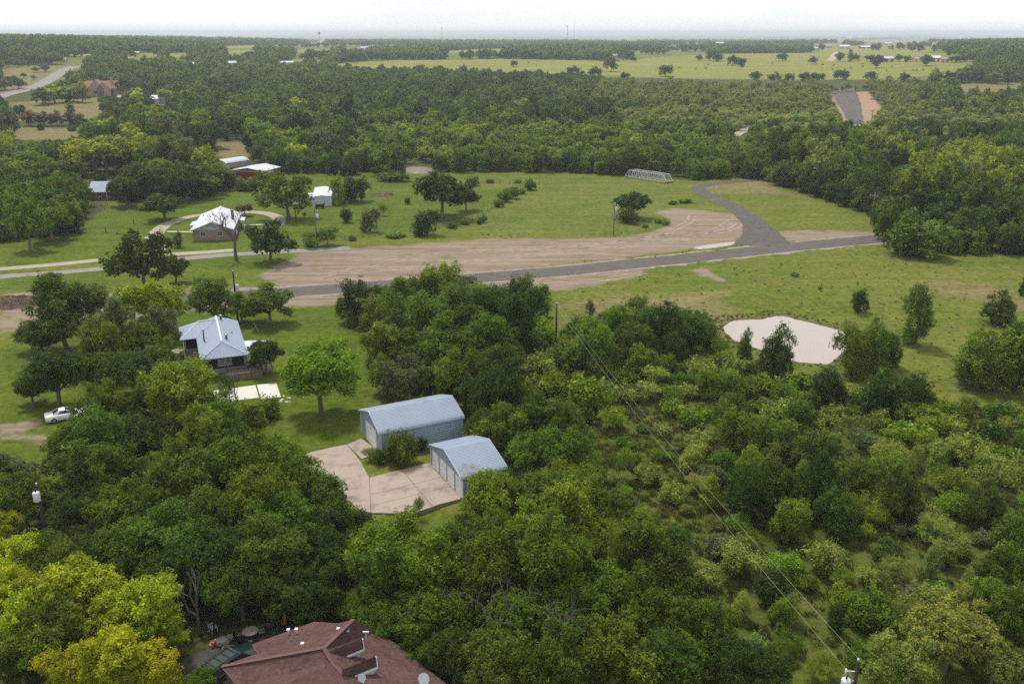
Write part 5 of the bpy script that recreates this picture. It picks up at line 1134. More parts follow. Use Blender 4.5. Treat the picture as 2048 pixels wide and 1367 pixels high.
def trunk_arrays(kind, lobes, rs, detail=1):
    R_, zc, H_, *_ = KIND[kind]; b = MB()
    if kind == 'shrub' or kind == 'cedar_tree' and detail == 0:
        for k in range(3): a = rs.uniform(0, 6.28); b.tube([(0.05*k, 0, -.1), (.35*math.cos(a), .35*math.sin(a), H_*.45)], [.05, .02], 4, cap=False)
    else:
        r0 = {'oak_tree': .34, 'elm_tree': .24, 'pecan_tree': .27, 'mesquite_tree': .10, 'cedar_tree': .15, 'bushy_tree': .14}[kind]
        fork = {'oak_tree': 2.2, 'elm_tree': 2.6, 'pecan_tree': 3.0, 'mesquite_tree': .5, 'cedar_tree': 4.0, 'bushy_tree': .8}[kind]
        n = 8 if detail else 5; lx, ly = rs.normal(0, .15, 2)
        b.tube([(0, 0, -.4), (0, 0, .15), (lx*.5, ly*.5, fork*.55), (lx, ly, fork)], [r0*1.5, r0*1.15, r0, r0*.85], n, cap=False)
        if kind == 'cedar_tree': b.tube([(lx, ly, fork), (lx, ly, 6.2)], [r0*.8, .03], n, cap=False)
        else:
            order = sorted(lobes, key=lambda l: -l[1][0])[: (13 if detail else 5)]
            for c, r in order:
                mid = np.array([lx, ly, fork]) * .45 + c * .55 + np.array([rs.normal(0, .2), rs.normal(0, .2), -.25 * (c[2]-fork) * .3])
                b.tube([(lx, ly, fork - .1), tuple(mid), tuple(c)], [r0*.52, r0*.30, r0*.08], 5 if detail else 4, cap=False)
                if detail:
                    for _ in range(3): e = c + rs.normal(0, 1, 3) * r * .75; b.tube([tuple(c*.6 + mid*.4), tuple(e)], [r0*.13, r0*.03], 4, cap=False)
    V = np.array(b.v); F = [np.array([f for f in b.f if len(f) == 4])]; return V, F[0]
PROTO = {}
def proto(kind, var, lod):
    """lod 0: (trunk mesh, crown mesh); 1..3: one joined mesh"""
    key = (kind, var, lod)
    if key in PROTO: return PROTO[key]
    rs = np.random.default_rng(100 + 17 * list(KIND).index(kind) + var); lobes = make_lobes(kind, rs)
    R_, zc, H_, leaf, n, asp = KIND[kind]
    k = (1, 4.0, 13, 54)[lod]; ls = (1, 1.75, 3.0, 6.0)[lod]; per = (9, 7, 4, 2)[lod]
    V, F, ti = leaf_mesh_arrays(lobes, int(n / k), leaf * ls, min(.8, asp * (1 + .25 * lod)), rs, per, (.17 if kind in ('oak_tree','elm_tree') else .21 if kind == 'pecan_tree' else .14) * (1 + .35 * lod))
    TV, TF = trunk_arrays(kind, lobes, rs, 1 if lod == 0 else 0)
    if lod == 0:
        r = (fast_mesh(kind + "_trunk", TV, TF, [M_BARK], smooth=True), fast_mesh(kind + "_crown", V, F, [M_LEAF], tint=ti))
    else:
        VV = np.concatenate([TV, V]); FF = np.concatenate([TF, F + len(TV)])
        r = fast_mesh(kind, VV, FF, [M_BARK, M_LEAF], np.concatenate([np.zeros(len(TF)), np.ones(len(F))]), np.concatenate([np.full(len(TF), .5), ti]))
    PROTO[key] = r; return r

# ------------------------------------------------------------------ where every tree stands
TREES = []   # dicts: kind, x, y, z, s (width), sz (height), tone, label, d
def add(kind, x, y, s, sz, tone, label=None, zone=None):
    TREES.append(dict(kind=kind, x=x, y=y, z=float(gz(x, y)), s=s, sz=sz, tone=tone, label=label, d=math.hypot(x, y), zone=zone, px=proj(x, y, 0)))
NEARVIS = [np.array(p, float) for p in ([(428,776),(512,767),(554,765),(565,794),(520,796),(438,802)], [(86,824),(150,816),(166,822),(150,838),(92,850)], [(650,905),(693,889),(739,956),(742,1015),(715,1005)],
 [(739,956),(860,927),(922,980),(912,998),(835,1029),(745,1025)], [(858,885),(958,870),(1000,914),(930,958)], [(716,818),(878,790),(922,833),(922,850),(765,908),(720,870)], [(360,656),(470,641),(505,706),(522,748),(412,745),(399,722)], [(448,1333),(700,1250),(760,1310),(850,1366),(460,1366)], [(395,1262),(560,1222),(620,1236),(430,1340),(400,1320)])]
def covers_near(x, y, z, s, sz, kind):
    R_, zc, H_, *_ = KIND[kind]; d = math.hypot(x, y)
    for fz, fx in ((.96, 0), (.86, -.45), (.86, .45), (.62, -.85), (.62, .85), (.45, -.9), (.45, .9), (.6, 0), (.35, 0)):
        X_, Y_, _d = proj(x + fx*R_*s, y, z + H_*sz*fz)
        for k, p in enumerate(NEARVIS):
            if d < NEARD[k] and p[:,0].min() < X_ < p[:,0].max() and p[:,1].min() < Y_ < p[:,1].max() and bool(inside(p, np.array([X_]), np.array([Y_]))[0]): return True
    return False
NEARD = [math.hypot(*G(*q)) + 2 for q in ((495,785),(125,840),(690,960),(840,990),(930,940),(820,880),(440,740),(600,1350),(480,1290))]
def place_mass(cx, cy, rx, kind, tone, label=None):
    R_, zc, H_, *_ = KIND[kind]; s = .2
    for _ in range(12):
        p = P(cx, cy, zc * s); dep = proj(p.x, p.y, p.z)[2]; s = .5 * s + .5 * (rx * dep / FOC / R_)
    sz = s * random.uniform(.94, 1.06)
    for _ in range(7):
        if not covers_near(p.x, p.y, 0, s, sz, kind): break
        s *= .88; sz *= .86
    else: return
    add(kind, p.x, p.y, s, sz, tone, label)
def place_base(cx, yb, rx, yt, kind, tone, label=None):
    R_, zc, H_, *_ = KIND[kind]; p = P(cx, yb); dep = proj(p.x, p.y, p.z)[2]; s = rx * dep / FOC / R_
    lo, hi = .5, 40
    for _ in range(30):
        m = (lo + hi) / 2
        if proj(p.x, p.y + 0.25 * R_ * s, p.z + m)[1] > yt: lo = m
        else: hi = m
    add(kind, p.x, p.y, s, lo / H_, tone, label)
K = dict(o='oak_tree', e='elm_tree', p='pecan_tree', m='mesquite_tree', c='cedar_tree', s='shrub', B='bushy_tree')
SOLO = [
 (292,585,62,470,'o','d',"big rounded dark oak between the gravel lane and the road"), (352,566,33,506,'o','d',"smaller dark oak leaning out right of the big lane oak"),
 (541,523,45,445,'o','d',"forked dark oak at the lane beside the bare tree"), (135,702,70,552,'e','m',"open-crowned oak before the brown brush heap at the road"), (84,706,46,640,'o','d',"low dark oak bough on the left lawn under the open-crowned oak"),
 (306,675,66,552,'p','l',"lime-green lobed tree between the road and the seamed-roof house"), (430,650,42,556,'e','m',"leafy mid-green tree behind the seamed-roof house, left of the pole"), (541,646,50,566,'e','m',"small-trunked spreading tree on the lawn at the road, behind the house"), (484,644,30,582,'e','b',"brighter tree just right of the pole behind the house"),
 (712,645,38,555,'B','d',"dark upright tree at the road end of the wood strip"), (643,828,74,686,'p','b',"airy bright green lawn tree alone between slab and barn"),
 (533,748,32,676,'p','d',"small dark dense tree at the deck's right side"), (578,437,49,347,'o','m',"broad oak on the far lawn hiding the white shed's left end"), (676,408,14,346,'B','l',"lime tree at the white shed's corner"), (709,402,31,352,'B','d',"dark round tree right of the white shed"),
 (884,434,66,345,'o','d',"largest dark oak on the fenced lawn"), (932,422,24,372,'o','d',"small dark oak tucked against the largest lawn oak"), (853,470,30,418,'B','d',"dense dark bush at the fence under the largest lawn oak"), (740,463,19,415,'B','g',"grey-green oval small tree on the lawn by the fence"),
 (694,444,12,419,'s','d',"tiny dark round bush on the lawn"), (765,431,10,402,'m','p',"thin pale young tree on the lawn"), (632,494,30,462,'m','m',"straggly shrub at the transformer pole by the fence"), (655,490,24,452,'m','m',"taller straggly shrub right of the transformer pole"), (490,432,19,405,'p','o',"small bronze-leaved tree inside the loop drive"),
 (357,495,11,460,'c','d',"narrow dark evergreen beside the loop drive"), (1264,436,40,379,'o','d',"lone round dark oak in the middle meadow"), (1258,446,24,420,'s','d',"dark bush under the lone meadow oak"),
 (1488,727,17,665,'B','m',"small wispy tree at the pond's left end"), (1555,758,34,663,'B','d',"dense dark tree in front of the pond"), (1702,754,38,655,'B','m',"leafy tree at the pond's right end, nearest the water"), (1745,748,34,652,'B','m',"second leafy tree right of the pond"), (1778,735,26,660,'B','m',"third leafy tree right of the pond, smallest"), (1716,624,16,578,'B','d',"small top-heavy dark bush above the pond"),
 (1830,690,36,572,'c','m',"tall column-shaped tree right of the pond"), (1990,646,36,588,'B','d',"small dark oak near the dirt path at the right"), (1962,776,60,640,'B','m',"big dark oak clump at the right meadow edge"), (2032,785,50,650,'B','d',"dark oak cut by the right edge beside the big clump"), (2050,592,14,548,'B','d',"dark tree top cut by the right edge above the path"),
 (1776,492,18,418,'B','d',"narrow dark tree at the road end by the wood"), (1852,514,42,448,'B','b',"round bright tree standing out before the dark right wood"), (1812,508,42,436,'B','m',"dark rounded tree between the narrow tree and the bright round one"),
 (455,814,17,738,'m','g',"thin grey-leaved sapling before the house deck"), (838,1034,10,990,'m','m',"little sapling at the pad's near edge"), (802,925,36,868,'s','m',"dense bush against the big grey barn's side wall"), (846,902,9,876,'s','d',"small bush at the big barn's far side"), (738,920,17,890,'m','p',"pale weedy shrub at the big barn's front corner"), (757,926,15,900,'s','m',"low weedy shrub beside the barn bush"),
 (815,408,6,395,'s','m',None), (945,372,15,352,'s','m',"bush on the fence line at the lawn's back"), (1062,380,13,360,'s','m',"bush at the fence's far corner"), (1025,397,15,375,'s','m',"bush on the fence side, below the corner bush"), (1010,404,12,384,'s','m',"bush on the fence side, second below the corner"), (790,362,32,345,'s','m',"wide low shrub behind the largest lawn oak"), (765,352,28,296,'e','m',"round light tree at the small far pond"),
 (490,380,22,356,'s','m',"shrub before the red barn wall, left"), (515,382,22,354,'s','m',"shrub before the red barn wall, right"), (535,372,24,342,'s','m',"tall shrub at the red barn's right corner"), (966,445,8,432,'s','m',None), (958,448,6,440,'s','d',None), (1320,446,10,436,'s','b',"low green weed clump left of the dirt field"), (1332,450,8,441,'s','b',None), (1290,455,9,448,'s','b',None), (1372,405,14,397,'s','b',None), (1345,408,10,401,'s','b',None),
 (790,474,22,466,'s','b',None), (998,414,10,400,'s','m',None), (1043,388,10,376,'s','b',None), (835,470,9,461,'s','d',None), (905,456,10,446,'s','m',None), (930,449,9,440,'s','m',None), (620,492,9,484,'s','b',None), (705,481,8,472,'s','m',None), (1036,366,9,358,'s','m',None), (980,366,8,358,'s','m',None), (1640,580,5,572,'s','b',None), (1590,552,8,545,'s','b',None),
]
for r in SOLO: place_base(*r[:4], K[r[4]], r[5], r[6])
MASS = """108 748 66 o d|60 775 35 o d|200 690 45 e m|240 660 45 e g|290 680 52 o m|325 655 38 e g|215 745 55 o m|280 740 60 o d|340 720 40 e m|355 790 72 p b|300 810 55 o d|215 820 60 o m|168 892 46 e m|125 905 40 e m|205 895 60 e m|270 875 60 o d|340 870 60 o d|400 870 50 e b|440 845 45 e m|490 830 42 e b|515 845 28 e b|465 885 36 e m|185 950 60 e m|250 940 55 o m|45 1000 65 o m|15 950 45 e g|100 1020 35 o d|300 1010 70 o m|230 1030 60 o m|150 1030 55 o d|380 960 65 e m|440 950 60 e m|500 935 60 e m|560 920 45 e b|590 955 60 o m|640 980 52 o m|660 1005 40 o m|340 1075 80 o m|270 1090 80 o m|190 1085 60 o d|420 1040 80 o m|500 1010 80 o m|570 1040 75 o m|635 1050 52 o d|430 1120 90 o d|530 1110 90 o m|620 1110 70 o d|350 1150 75 o d|480 1175 75 o d|580 1180 65 o d|650 1160 60 o d|690 1100 45 o d|15 1055 35 p l|30 1120 55 p y|5 1190 60 p y|75 1115 28 p y|60 1240 65 p l|155 1190 80 p l|110 1270 70 p m|215 1250 65 p l|290 1215 72 p l|320 1265 50 p l|235 1325 80 p y|150 1340 60 p y|310 1345 55 p y|395 1368 30 p m|40 1320 60 o d|985 990 72 o b|1090 985 62 o m|1165 990 62 o m|1228 1015 48 o m|1120 1040 72 e b|1060 1065 55 e b|990 1065 52 o m|1195 1065 58 o d|1245 1060 35 o d|935 1045 34 o m|740 1120 52 e b|810 1095 62 e b|780 1170 72 e m|850 1150 72 e b|920 1120 60 e m|765 1240 62 o m|850 1235 80 o m|930 1200 75 o m|1000 1150 72 e m|1080 1150 78 e m|1150 1140 60 e m|1040 1240 85 o m|1130 1220 85 o m|1210 1180 75 o m|1270 1110 72 e m|1330 1090 46 B d|1340 1160 60 e d|1290 1220 75 o m|1370 1240 72 o m|1230 1300 85 o m|1340 1320 85 o d|1430 1260 62 o m|1470 1330 80 o d|1540 1340 60 o d|1110 1330 90 o d|990 1330 85 o d|905 1315 70 o d|1405 1155 32 s p|755 640 38 B b|800 600 38 e m|835 590 34 B m|870 575 42 B b|905 610 40 B m|800 655 50 B m|860 650 50 e m|770 690 40 e b|830 690 55 o m|890 690 50 e m|940 650 45 e d|990 615 45 B d|1045 590 36 B d|1030 640 45 e d|1070 610 26 e d|980 680 45 e m|1020 690 34 e m|810 755 58 o g|765 745 30 e b|905 755 42 e b|870 760 35 e m|985 745 52 e d|960 800 52 o d|1010 790 52 e d|970 850 46 o d|1020 850 58 o m|1080 840 58 o m|1130 865 52 B m|1080 900 68 o m|1030 900 40 o d|1150 910 45 B m|930 770 34 e d|1190 652 22 s g|1185 690 38 e b|1230 650 35 B m|1260 690 45 B d|1300 660 45 B d|1340 660 45 B d|1385 660 35 B d|1350 700 35 B d|1290 720 32 B b|1325 735 24 B m|1225 695 24 B b|1160 690 26 m p|1095 775 36 s b|1180 795 44 s b|1080 735 28 s p|1130 722 30 s m|1250 790 26 s p|1210 745 22 s b|1480 865 48 B m|1420 760 30 B b|1455 765 27 B b|1350 820 24 s b|1600 830 38 B m|1660 775 35 B d|1760 785 38 B d|1830 795 38 B d|1550 880 40 B m|1625 900 46 B m|1720 850 32 m p|1500 990 49 B d|1560 970 46 B d|1640 970 52 B d|1720 960 40 B m|1580 1045 41 B m|1680 1030 46 B d|1780 930 44 m b|1930 900 44 m p|2000 950 44 m p|1800 1000 46 B d|1590 1010 28 p b|1900 960 40 m b|1960 1020 40 B d|1870 1060 38 m p|2015 1130 48 o m|2030 1070 40 B m|1900 1270 90 o p|1940 1215 55 o p|1830 1320 70 o p|1990 1320 70 o p|1960 1195 46 e b|2030 1240 50 e m|1740 1225 48 s m|1690 1200 34 s b|1540 1180 40 s d|1780 1340 50 o p|2045 1340 50 o m|1650 1120 40 s p|1480 1130 44 s p|1300 950 27 s p|1345 990 28 s p|1260 920 24 s b|795 1262 52 o m|850 1300 60 o m|705 1215 40 o m|640 1200 55 o d|560 1205 45 o d"""
for it in MASS.replace("\n", "").split("|"):
    a = it.split(); place_mass(float(a[0]), float(a[1]), float(a[2]), K[a[3]], a[4])
FIELD_TREES = "1028 134 7 122 e d|1222 143 13 117 e d|1190 156 12 135 e d|1147 151 13 132 e d|1248 159 10 145 e d|1332 153 14 132 e m|1268 124 5 114 e d|1398 122 7 110 e d|1420 122 10 104 e d|1436 123 12 105 e d|1465 131 10 112 e d|1480 134 11 115 e d|1564 122 11 108 e d|1626 128 9 113 e d|1680 123 9 105 e d|1700 124 6 97 c d|1711 122 8 109 e d|1740 124 12 110 e d|1758 124 12 110 e d|1752 136 10 118 e d|1797 123 9 110 e d|1815 124 9 111 e d|1852 132 11 110 e d|1910 125 13 112 e d|1930 124 13 112 e d|1510 164 11 145 e d|1550 165 14 146 e m|1578 165 11 147 e m|1608 164 13 146 e d|1628 164 10 147 e d|1642 162 8 147 e d|1675 159 10 141 e d|1690 160 11 139 e d|1742 162 12 144 e d|1776 166 8 150 c d|1808 166 13 146 e d|1872 164 13 144 e d|1895 164 13 142 e d|1922 165 15 138 e d|1950 166 13 140 e d|1990 168 14 146 e m|2015 169 11 152 e d|27 169 14 152 o d|10 180 16 160 o d|38 178 14 158 o d|48 156 6 145 o g|67 160 5 150 o g|72 145 9 134 o d|92 144 10 130 o d|40 236 14 212 o d|62 252 16 222 e o|90 252 16 224 e o|115 252 15 222 e o|140 250 15 224 e d|160 252 14 226 e o|142 232 12 206 c d|82 260 9 248 s d|145 262 9 250 s d|165 205 18 165 e l|110 206 24 172 e l|140 204 20 170 e b|85 210 18 176 e m|270 210 20 178 e b|300 215 14 185 c d|330 206 16 175 p l|390 210 20 180 p l|365 208 14 182 e b"
for it in FIELD_TREES.split("|"):
    a = it.split(); place_base(*map(float, a[:4]), K[a[4]], a[5])
LIME = "215 348 46 268 p l|30 370 50 318 p b|60 500 40 395 o m|105 480 42 405 o m|25 470 40 390 o m|130 440 30 380 o m|85 440 40 360 o m|255 412 36 352 o d|322 412 45 335 o d|372 400 42 325 o d|420 385 42 330 o m|330 440 44 385 o d|400 395 36 345 e b|140 372 26 320 e g|125 402 28 342 o m"
for it in LIME.split("|"):
    a = it.split(); place_base(*map(float, a[:4]), K[a[4]], a[5])

EXCL = [(500,352,11),(455,332,10),(640,395,9),(590,402,7),(205,395,12),(198,388,9),(745,345,4),(834,340,9),(840,330,6),(313,206,9),(202,190,22),(1716,262,5),(1298,360,12),(465,300,10),(458,345,7)]
EXW = [(*G(a, b), r) for a, b, r in EXCL] + [(-12.1, 98.5, 7.5), (-4.6, 88.2, 6.0), (*G(830, 985), 8.0), (*G(690, 950), 7.0), (*G(640, 920), 5.0), (-43, 127, 10.5), (*G(500, 785), 5.5), (*G(790, 940), 4.5)]
cell = {}
def near_ok(x, y, rmin, scale=1.0):
    for ex, ey, er in EXW:
        if (x-ex)**2 + (y-ey)**2 < er*er: return False
    g = 10; ci, cj = int(x//g), int(y//g)
    for i in range(ci-1, ci+2):
        for j in range(cj-1, cj+2):
            for (qx, qy, qr) in cell.get((i, j), ()):
                if (x-qx)**2 + (y-qy)**2 < (max(rmin, min(qr, rmin*1.15)))**2: return False
    return True
def occupy(x, y, r): cell.setdefault((int(x//10), int(y//10)), []).append((x, y, r))
for t in TREES: occupy(t['x'], t['y'], KIND[t['kind']][0]*t['s']*.8)
track_w = [Vector((*G(a, b), 0)) for a, b in [(1462,277),(1478,266),(1494,258),(1508,252)]]
def keep_clear(x, y):
    return in_cover("reddirt", x, y) | in_cover("dry", x, y) | in_cover("field", x, y)
def fill_zone(n, xr, yr, spacing, pick, test, zone):
    X_ = rng.uniform(*xr, n); Y_ = rng.uniform(*yr, n); ok = test(X_, Y_)
    for x, y in zip(X_[ok], Y_[ok]):
        px, py, dep = proj(x, y, float(gz(x, y)))
        if px < -90 or px > PW + 90 or py > PH + 160: continue
        r = pick(px, py, x, y)
        if r is None: continue
        kind, s, sz, tone, sp_ = r
        if zone in ('scrub', 'understorey') and covers_near(x, y, 0, s, sz, kind): continue
        if zone == 'wood' and bool(covers_open(x, y, KIND[kind][2]*sz, KIND[kind][0]*s)): continue
        if near_ok(x, y, sp_ or spacing): add(kind, x, y, s, sz, tone, zone=zone); occupy(x, y, sp_ or spacing)
def ch(opts):
    u = random.random() * sum(w for w, _ in opts)
    for w, o in opts:
        u -= w
        if u <= 0: return o
    return opts[-1][1]
nz_ph = rng.uniform(0, 6.28, 12)
def patch(x, y, f=.02): return math.sin(x*f+nz_ph[0]+1.7*math.sin(y*f*.7+nz_ph[1])) * math.sin(y*f*1.1+nz_ph[2]+1.3*math.sin(x*f*.6+nz_ph[3]))
def edge_dist(x, y): return sdist(COVER_W['woods'][0], np.array(x), np.array(y))
def pick_wood(px, py, x, y):
    for k in range(3):
        if (Vector((x, y, 0)) - track_w[k]).length < 7 or ((x-track_w[k].x)**2 + (y-track_w[k].y)**2) < 60: return None
    pa = patch(x, y); u = random.uniform
    if float(edge_dist(x, y)) < 6.5: s = u(.75, 1.35); return 'bushy_tree', s, s*u(.8, 1.15), ch([(2,'b'), (4,'m'), (3,'d')]) if 700 < px < 1545 else ch([(.6,'b'), (4,'m'), (4,'d')]), 3.3
    if py > 270 and 700 < px < 1545:                       # bright lower growth along the meadow
        kd = ch([(5,'elm_tree'), (2,'oak_tree'), (1,'pecan_tree')]); s = u(.62, .95); tone = ch([(6,'b'), (3,'m'), (.6,'d'), (.6,'l'), (1,'p')]) if pa > -.3 else ch([(1,'b'), (4,'m'), (2,'d')]); return kd, s, s*u(.75, .95), tone, 5.2
    if px > 1230 and py < 300:                              # low pale thicket, right
        if pa > .45: s = u(.6, .95); return 'oak_tree', s, s*.9, ch([(1,'d'), (2,'m')]), 6.5
        kd = ch([(3,'elm_tree'), (3,'mesquite_tree'), (1,'oak_tree')]); s = u(1.1, 1.6) if kd == 'mesquite_tree' else u(.5, .8); return kd, s, s*u(.6, .85), ch([(6,'q'), (3,'b'), (2,'p'), (1,'m')]), 5.2
    if px > 1500:
        kd = ch([(5,'oak_tree'), (3,'elm_tree'), (.4,'pecan_tree')]); s = u(.65, 1.3); return kd, s, s*u(.85, 1.3), ch([(4,'d'), (5,'m'), (1,'b'), (.6,'p')]) if pa < .3 else ch([(2,'m'), (2,'b'), (1,'l'), (1,'p')]), 6.6
    if px < 720:
        kd = ch([(5,'oak_tree'), (3,'elm_tree'), (.8,'pecan_tree')]); s = u(.55, 1.25); return kd, s, s*u(.75, 1.2), ch([(3.5,'d'), (4.2,'m'), (2,'b'), (.8,'l'), (.5,'g')]), 7.0
    kd = ch([(6,'oak_tree'), (2.5,'elm_tree')]); s = u(.55, 1.2); return kd, s, s*u(.75, 1.2), ch([(5,'d'), (4,'m'), (1.2,'b'), (.3,'g')]), 6.6
VIS = [np.array(p, float) for k in ("field", "dry", "reddirt") for p in COVER[k]] + [np.array(p, float) for p in (
  [(470,352),(545,352),(545,328),(425,318),(425,330)], [(430,282),(500,282),(500,316),(432,316)], [(1462,279),(1456,276),(1485,252),(1512,248),(1512,256)], [(1706,256),(1728,256),(1728,270),(1706,270)],
  [(800,345),(800,333),(868,333),(868,345)], [(166,188),(166,169),(236,169),(236,188)], [(298,210),(298,195),(332,195),(332,210)], [(672,224),(672,213),(696,213),(696,224)],
  [(0,212),(0,186),(60,172),(120,142),(150,130),(160,136),(100,172),(40,205)], [(195,262),(520,268),(520,276),(195,272)] )] + [np.array([(r[1]-r[3]*.6, r[2]+1), (r[1]-r[3]*.6, r[2]-r[4]*.8), (r[1]+r[3]*.6, r[2]-r[4]*.8), (r[1]+r[3]*.6, r[2]+1)], float) for r in FAR]
VISD = [1e9] * len(VIS)
for poly, q in (([(174,404),(174,346),(224,346),(224,404)], (205,400)), ([(176,345),(176,270),(254,270),(254,345)], (215,345)), ([(812,436),(812,345),(950,345),(950,436)], (884,434)), ([(528,434),(528,347),(634,347),(634,434)], (582,437)), ([(615,412),(615,368),(668,368),(668,412)], (640,415))):
    VIS.append(np.array(poly, float)); VISD.append(math.hypot(*G(*q)) + 1)
def covers_open(x, y, h, rad):
    """would a tree of height h here stand in front of a clearing or building that the photo shows open?"""
    x = np.asarray(x, float); y = np.asarray(y, float); z = gz(x, y); bad = np.zeros(x.shape, bool)
    for f, o in ((.92, 0), (.6, 0), (.25, 0), (.6, -.6), (.6, .6)):
        X_, Y_, D_ = proj(x + o*rad, y, z + h*f)
        for p, dmx in zip(VIS, VISD):
            m = (np.hypot(x, y) < dmx) & (X_ > p[:,0].min()) & (X_ < p[:,0].max()) & (Y_ > p[:,1].min()) & (Y_ < p[:,1].max())
            if m.any(): bad |= m & inside(p, X_, Y_)
    return bad
wood_test = lambda x, y: in_cover("woods", x, y) & ~keep_clear(x, y) & (np.hypot(x, y) > 175)
fill_zone(60000, (-420, 420), (175, 560), 6.6, pick_wood, wood_test, "wood")
GRASSY = [np.array([G(*q) for q in p]) for p in ([(1262,975),(1330,958),(1435,1052),(1565,1102),(1665,1150),(1690,1205),(1655,1290),(1745,1375),(1560,1375),(1600,1300),(1592,1195),(1480,1122),(1330,1062)], [(1700,1085),(1860,1080),(1880,1150),(1720,1160)], [(1030,715),(1085,715),(1075,850),(1040,860)], [(1130,700),(1200,720),(1330,860),(1290,900),(1180,770)])]
def in_poly(ps, x, y): return any(bool(inside(p, np.array([x]), np.array([y]))[0]) for p in ps)
def pick_scrub(px, py, x, y):
    # grassy gaps: the strip under the wires and two openings
    wx, wy = g2.x, g2.y; tx, ty = base1[0], base1[1]; k = max(0, min(1, ((x-wx)*(tx-wx)+(y-wy)*(ty-wy))/((tx-wx)**2+(ty-wy)**2)))
    dl = math.hypot(x-wx-k*(tx-wx), y-wy-k*(ty-wy)); pa = patch(x, y, .09); u = random.uniform
    if dl < 2.6 and random.random() < .8: return None
    if bool(in_poly(GRASSY, x, y)) and random.random() < .88: return None
    if pa < -.13 and random.random() < .9: return None
    kd = ch([(5,'shrub'), (3.2,'mesquite_tree'), (.5,'cedar_tree'), (.8,'bushy_tree')])
    s = {'shrub': u(.45, 1.25), 'mesquite_tree': u(.4, .9), 'cedar_tree': u(.4, .7), 'bushy_tree': u(.45, .8)}[kd]
    return kd, s, s*u(.7, 1.0), ch([(3.5,'m'), (4.5,'p'), (3,'b'), (.8,'d'), (.8,'g')]), 1.5 + .9*s if kd == 'shrub' else 1.4 + 1.9*s
scrub_test = lambda x, y: in_cover("scrub", x, y)
fill_zone(16000, (-5, 75), (45, 150), 2.4, pick_scrub, scrub_test, "scrub")
def pick_under(px, py, x, y):
    kd = ch([(3,'shrub'), (1,'mesquite_tree')]); s = random.uniform(.7, 1.4); return kd, s, s, ch([(3,'d'), (4,'m'), (1,'b')]), 3.2
fill_zone(6000, (-40, 30), (48, 160), 3.2, pick_under, lambda x, y: in_cover("woods", x, y) & (np.hypot(x, y) < 170) & ~((np.abs(x+12) < 16) & (np.abs(y-56) < 11)), "understorey")

# ------------------------------------------------------------------ build the trees: the largest as things of their own, the rest as one wood
def app(t): R_ = KIND[t['kind']][0]; return R_ * t['s'] / t['d']
TREES.sort(key=lambda t: -app(t) - (10 if t['label'] else 0) - (5 if t['zone'] is None else 0))
CAP = {'oak_tree': 285, 'elm_tree': 285, 'pecan_tree': 120, 'mesquite_tree': 240, 'cedar_tree': 60, 'shrub': 285, 'bushy_tree': 285}
cnt = {k: 0 for k in KIND}; IND = []; REST = []
for t in TREES:
    if cnt[t['kind']] < CAP[t['kind']]: cnt[t['kind']] += 1; IND.append(t)
    else: REST.append(t)
LAND = [("white truss bridge",1298,362),("muddy pond",1560,680),("red barn",500,352),("white metal shed",645,412),("white-roofed brick house",430,450),("blue-roofed brick house",205,395),("big grey steel barn",820,880),("four-door garage",925,930),("seamed-roof house",440,700),("bare concrete slab",500,785),("white coupe",125,840),("brown shingled house",600,1340),("near transformer pole",1716,1380),("scrub power pole",1112,696),("pink-roofed mansion",202,192),("orange gravel strip",1710,225),("crossarm pole",1741,448),("road junction",1530,480),("lone meadow oak",1264,436),("tan wood clearing",465,300),("track bend",1485,264),("small white shelter",1716,262),("arched carport",450,335),("lower-left yellow trees",150,1260),("square concrete pad",830,985),("wire fence corner",1078,367),("far small pond",838,339),("round bright edge tree",1852,512),("wide yellow field",1100,145),("white mid-wood roof",683,222)]
LW = [(n, *G(a, b)) for n, a, b in LAND]
FORM = {'oak_tree': "broad oak", 'elm_tree': "upright tree", 'pecan_tree': "lobed tree", 'mesquite_tree': "feathery tree", 'cedar_tree': "narrow evergreen", 'bushy_tree': "bushy low tree", 'shrub': "shrub"}
CATN = {'oak_tree': "tree", 'elm_tree': "tree", 'pecan_tree': "tree", 'mesquite_tree': "small tree", 'cedar_tree': "tree", 'bushy_tree': "tree", 'shrub': "shrub"}
ORD = ["nearest it", "second nearest it", "third nearest it", "fourth nearest it", "fifth nearest it", "sixth nearest it"]
buck = {}
for t in IND:
    if t['label']: continue
    n, lx, ly = min(LW, key=lambda l: (l[1]-t['x'])**2 + (l[2]-t['y'])**2)
    dx, dy = t['x']-lx, t['y']-ly; t['ld'] = math.hypot(dx, dy)
    rel = ("beyond" if dy > 0 else "before") if abs(dy) > abs(dx) else ("to the right of" if dx > 0 else "to the left of")
    t['base'] = f"{TONE_WORD[t['tone']]} {FORM[t['kind']]} {rel} the {n}"; buck.setdefault(t["base"], []).append(t)
for base, ts in buck.items():
    ts.sort(key=lambda t: t['ld'])
    for k, t in enumerate(ts):
        if len(ts) == 1: t['label'] = base
        elif k < 6: t['label'] = f"{base}, {ORD[k]}".replace("bright edge tree", "edge tree").replace("before", "before")
        else: t['label'] = base + ", deeper in"; t['grp'] = base + " group"
def tree_group(t):
    if t.get('grp'): return t['grp'][:110]
    if t['zone'] == "scrub": return "scrub growth below the pond"
    if t['zone'] == "understorey": return "undergrowth of the near wood"
    if t['zone'] == "wood": return "trees of the wood beyond the meadow"
    return "trees of the near woods and lawns" if t['d'] < 330 else "trees in and around the far fields"
rt = random.Random(11)
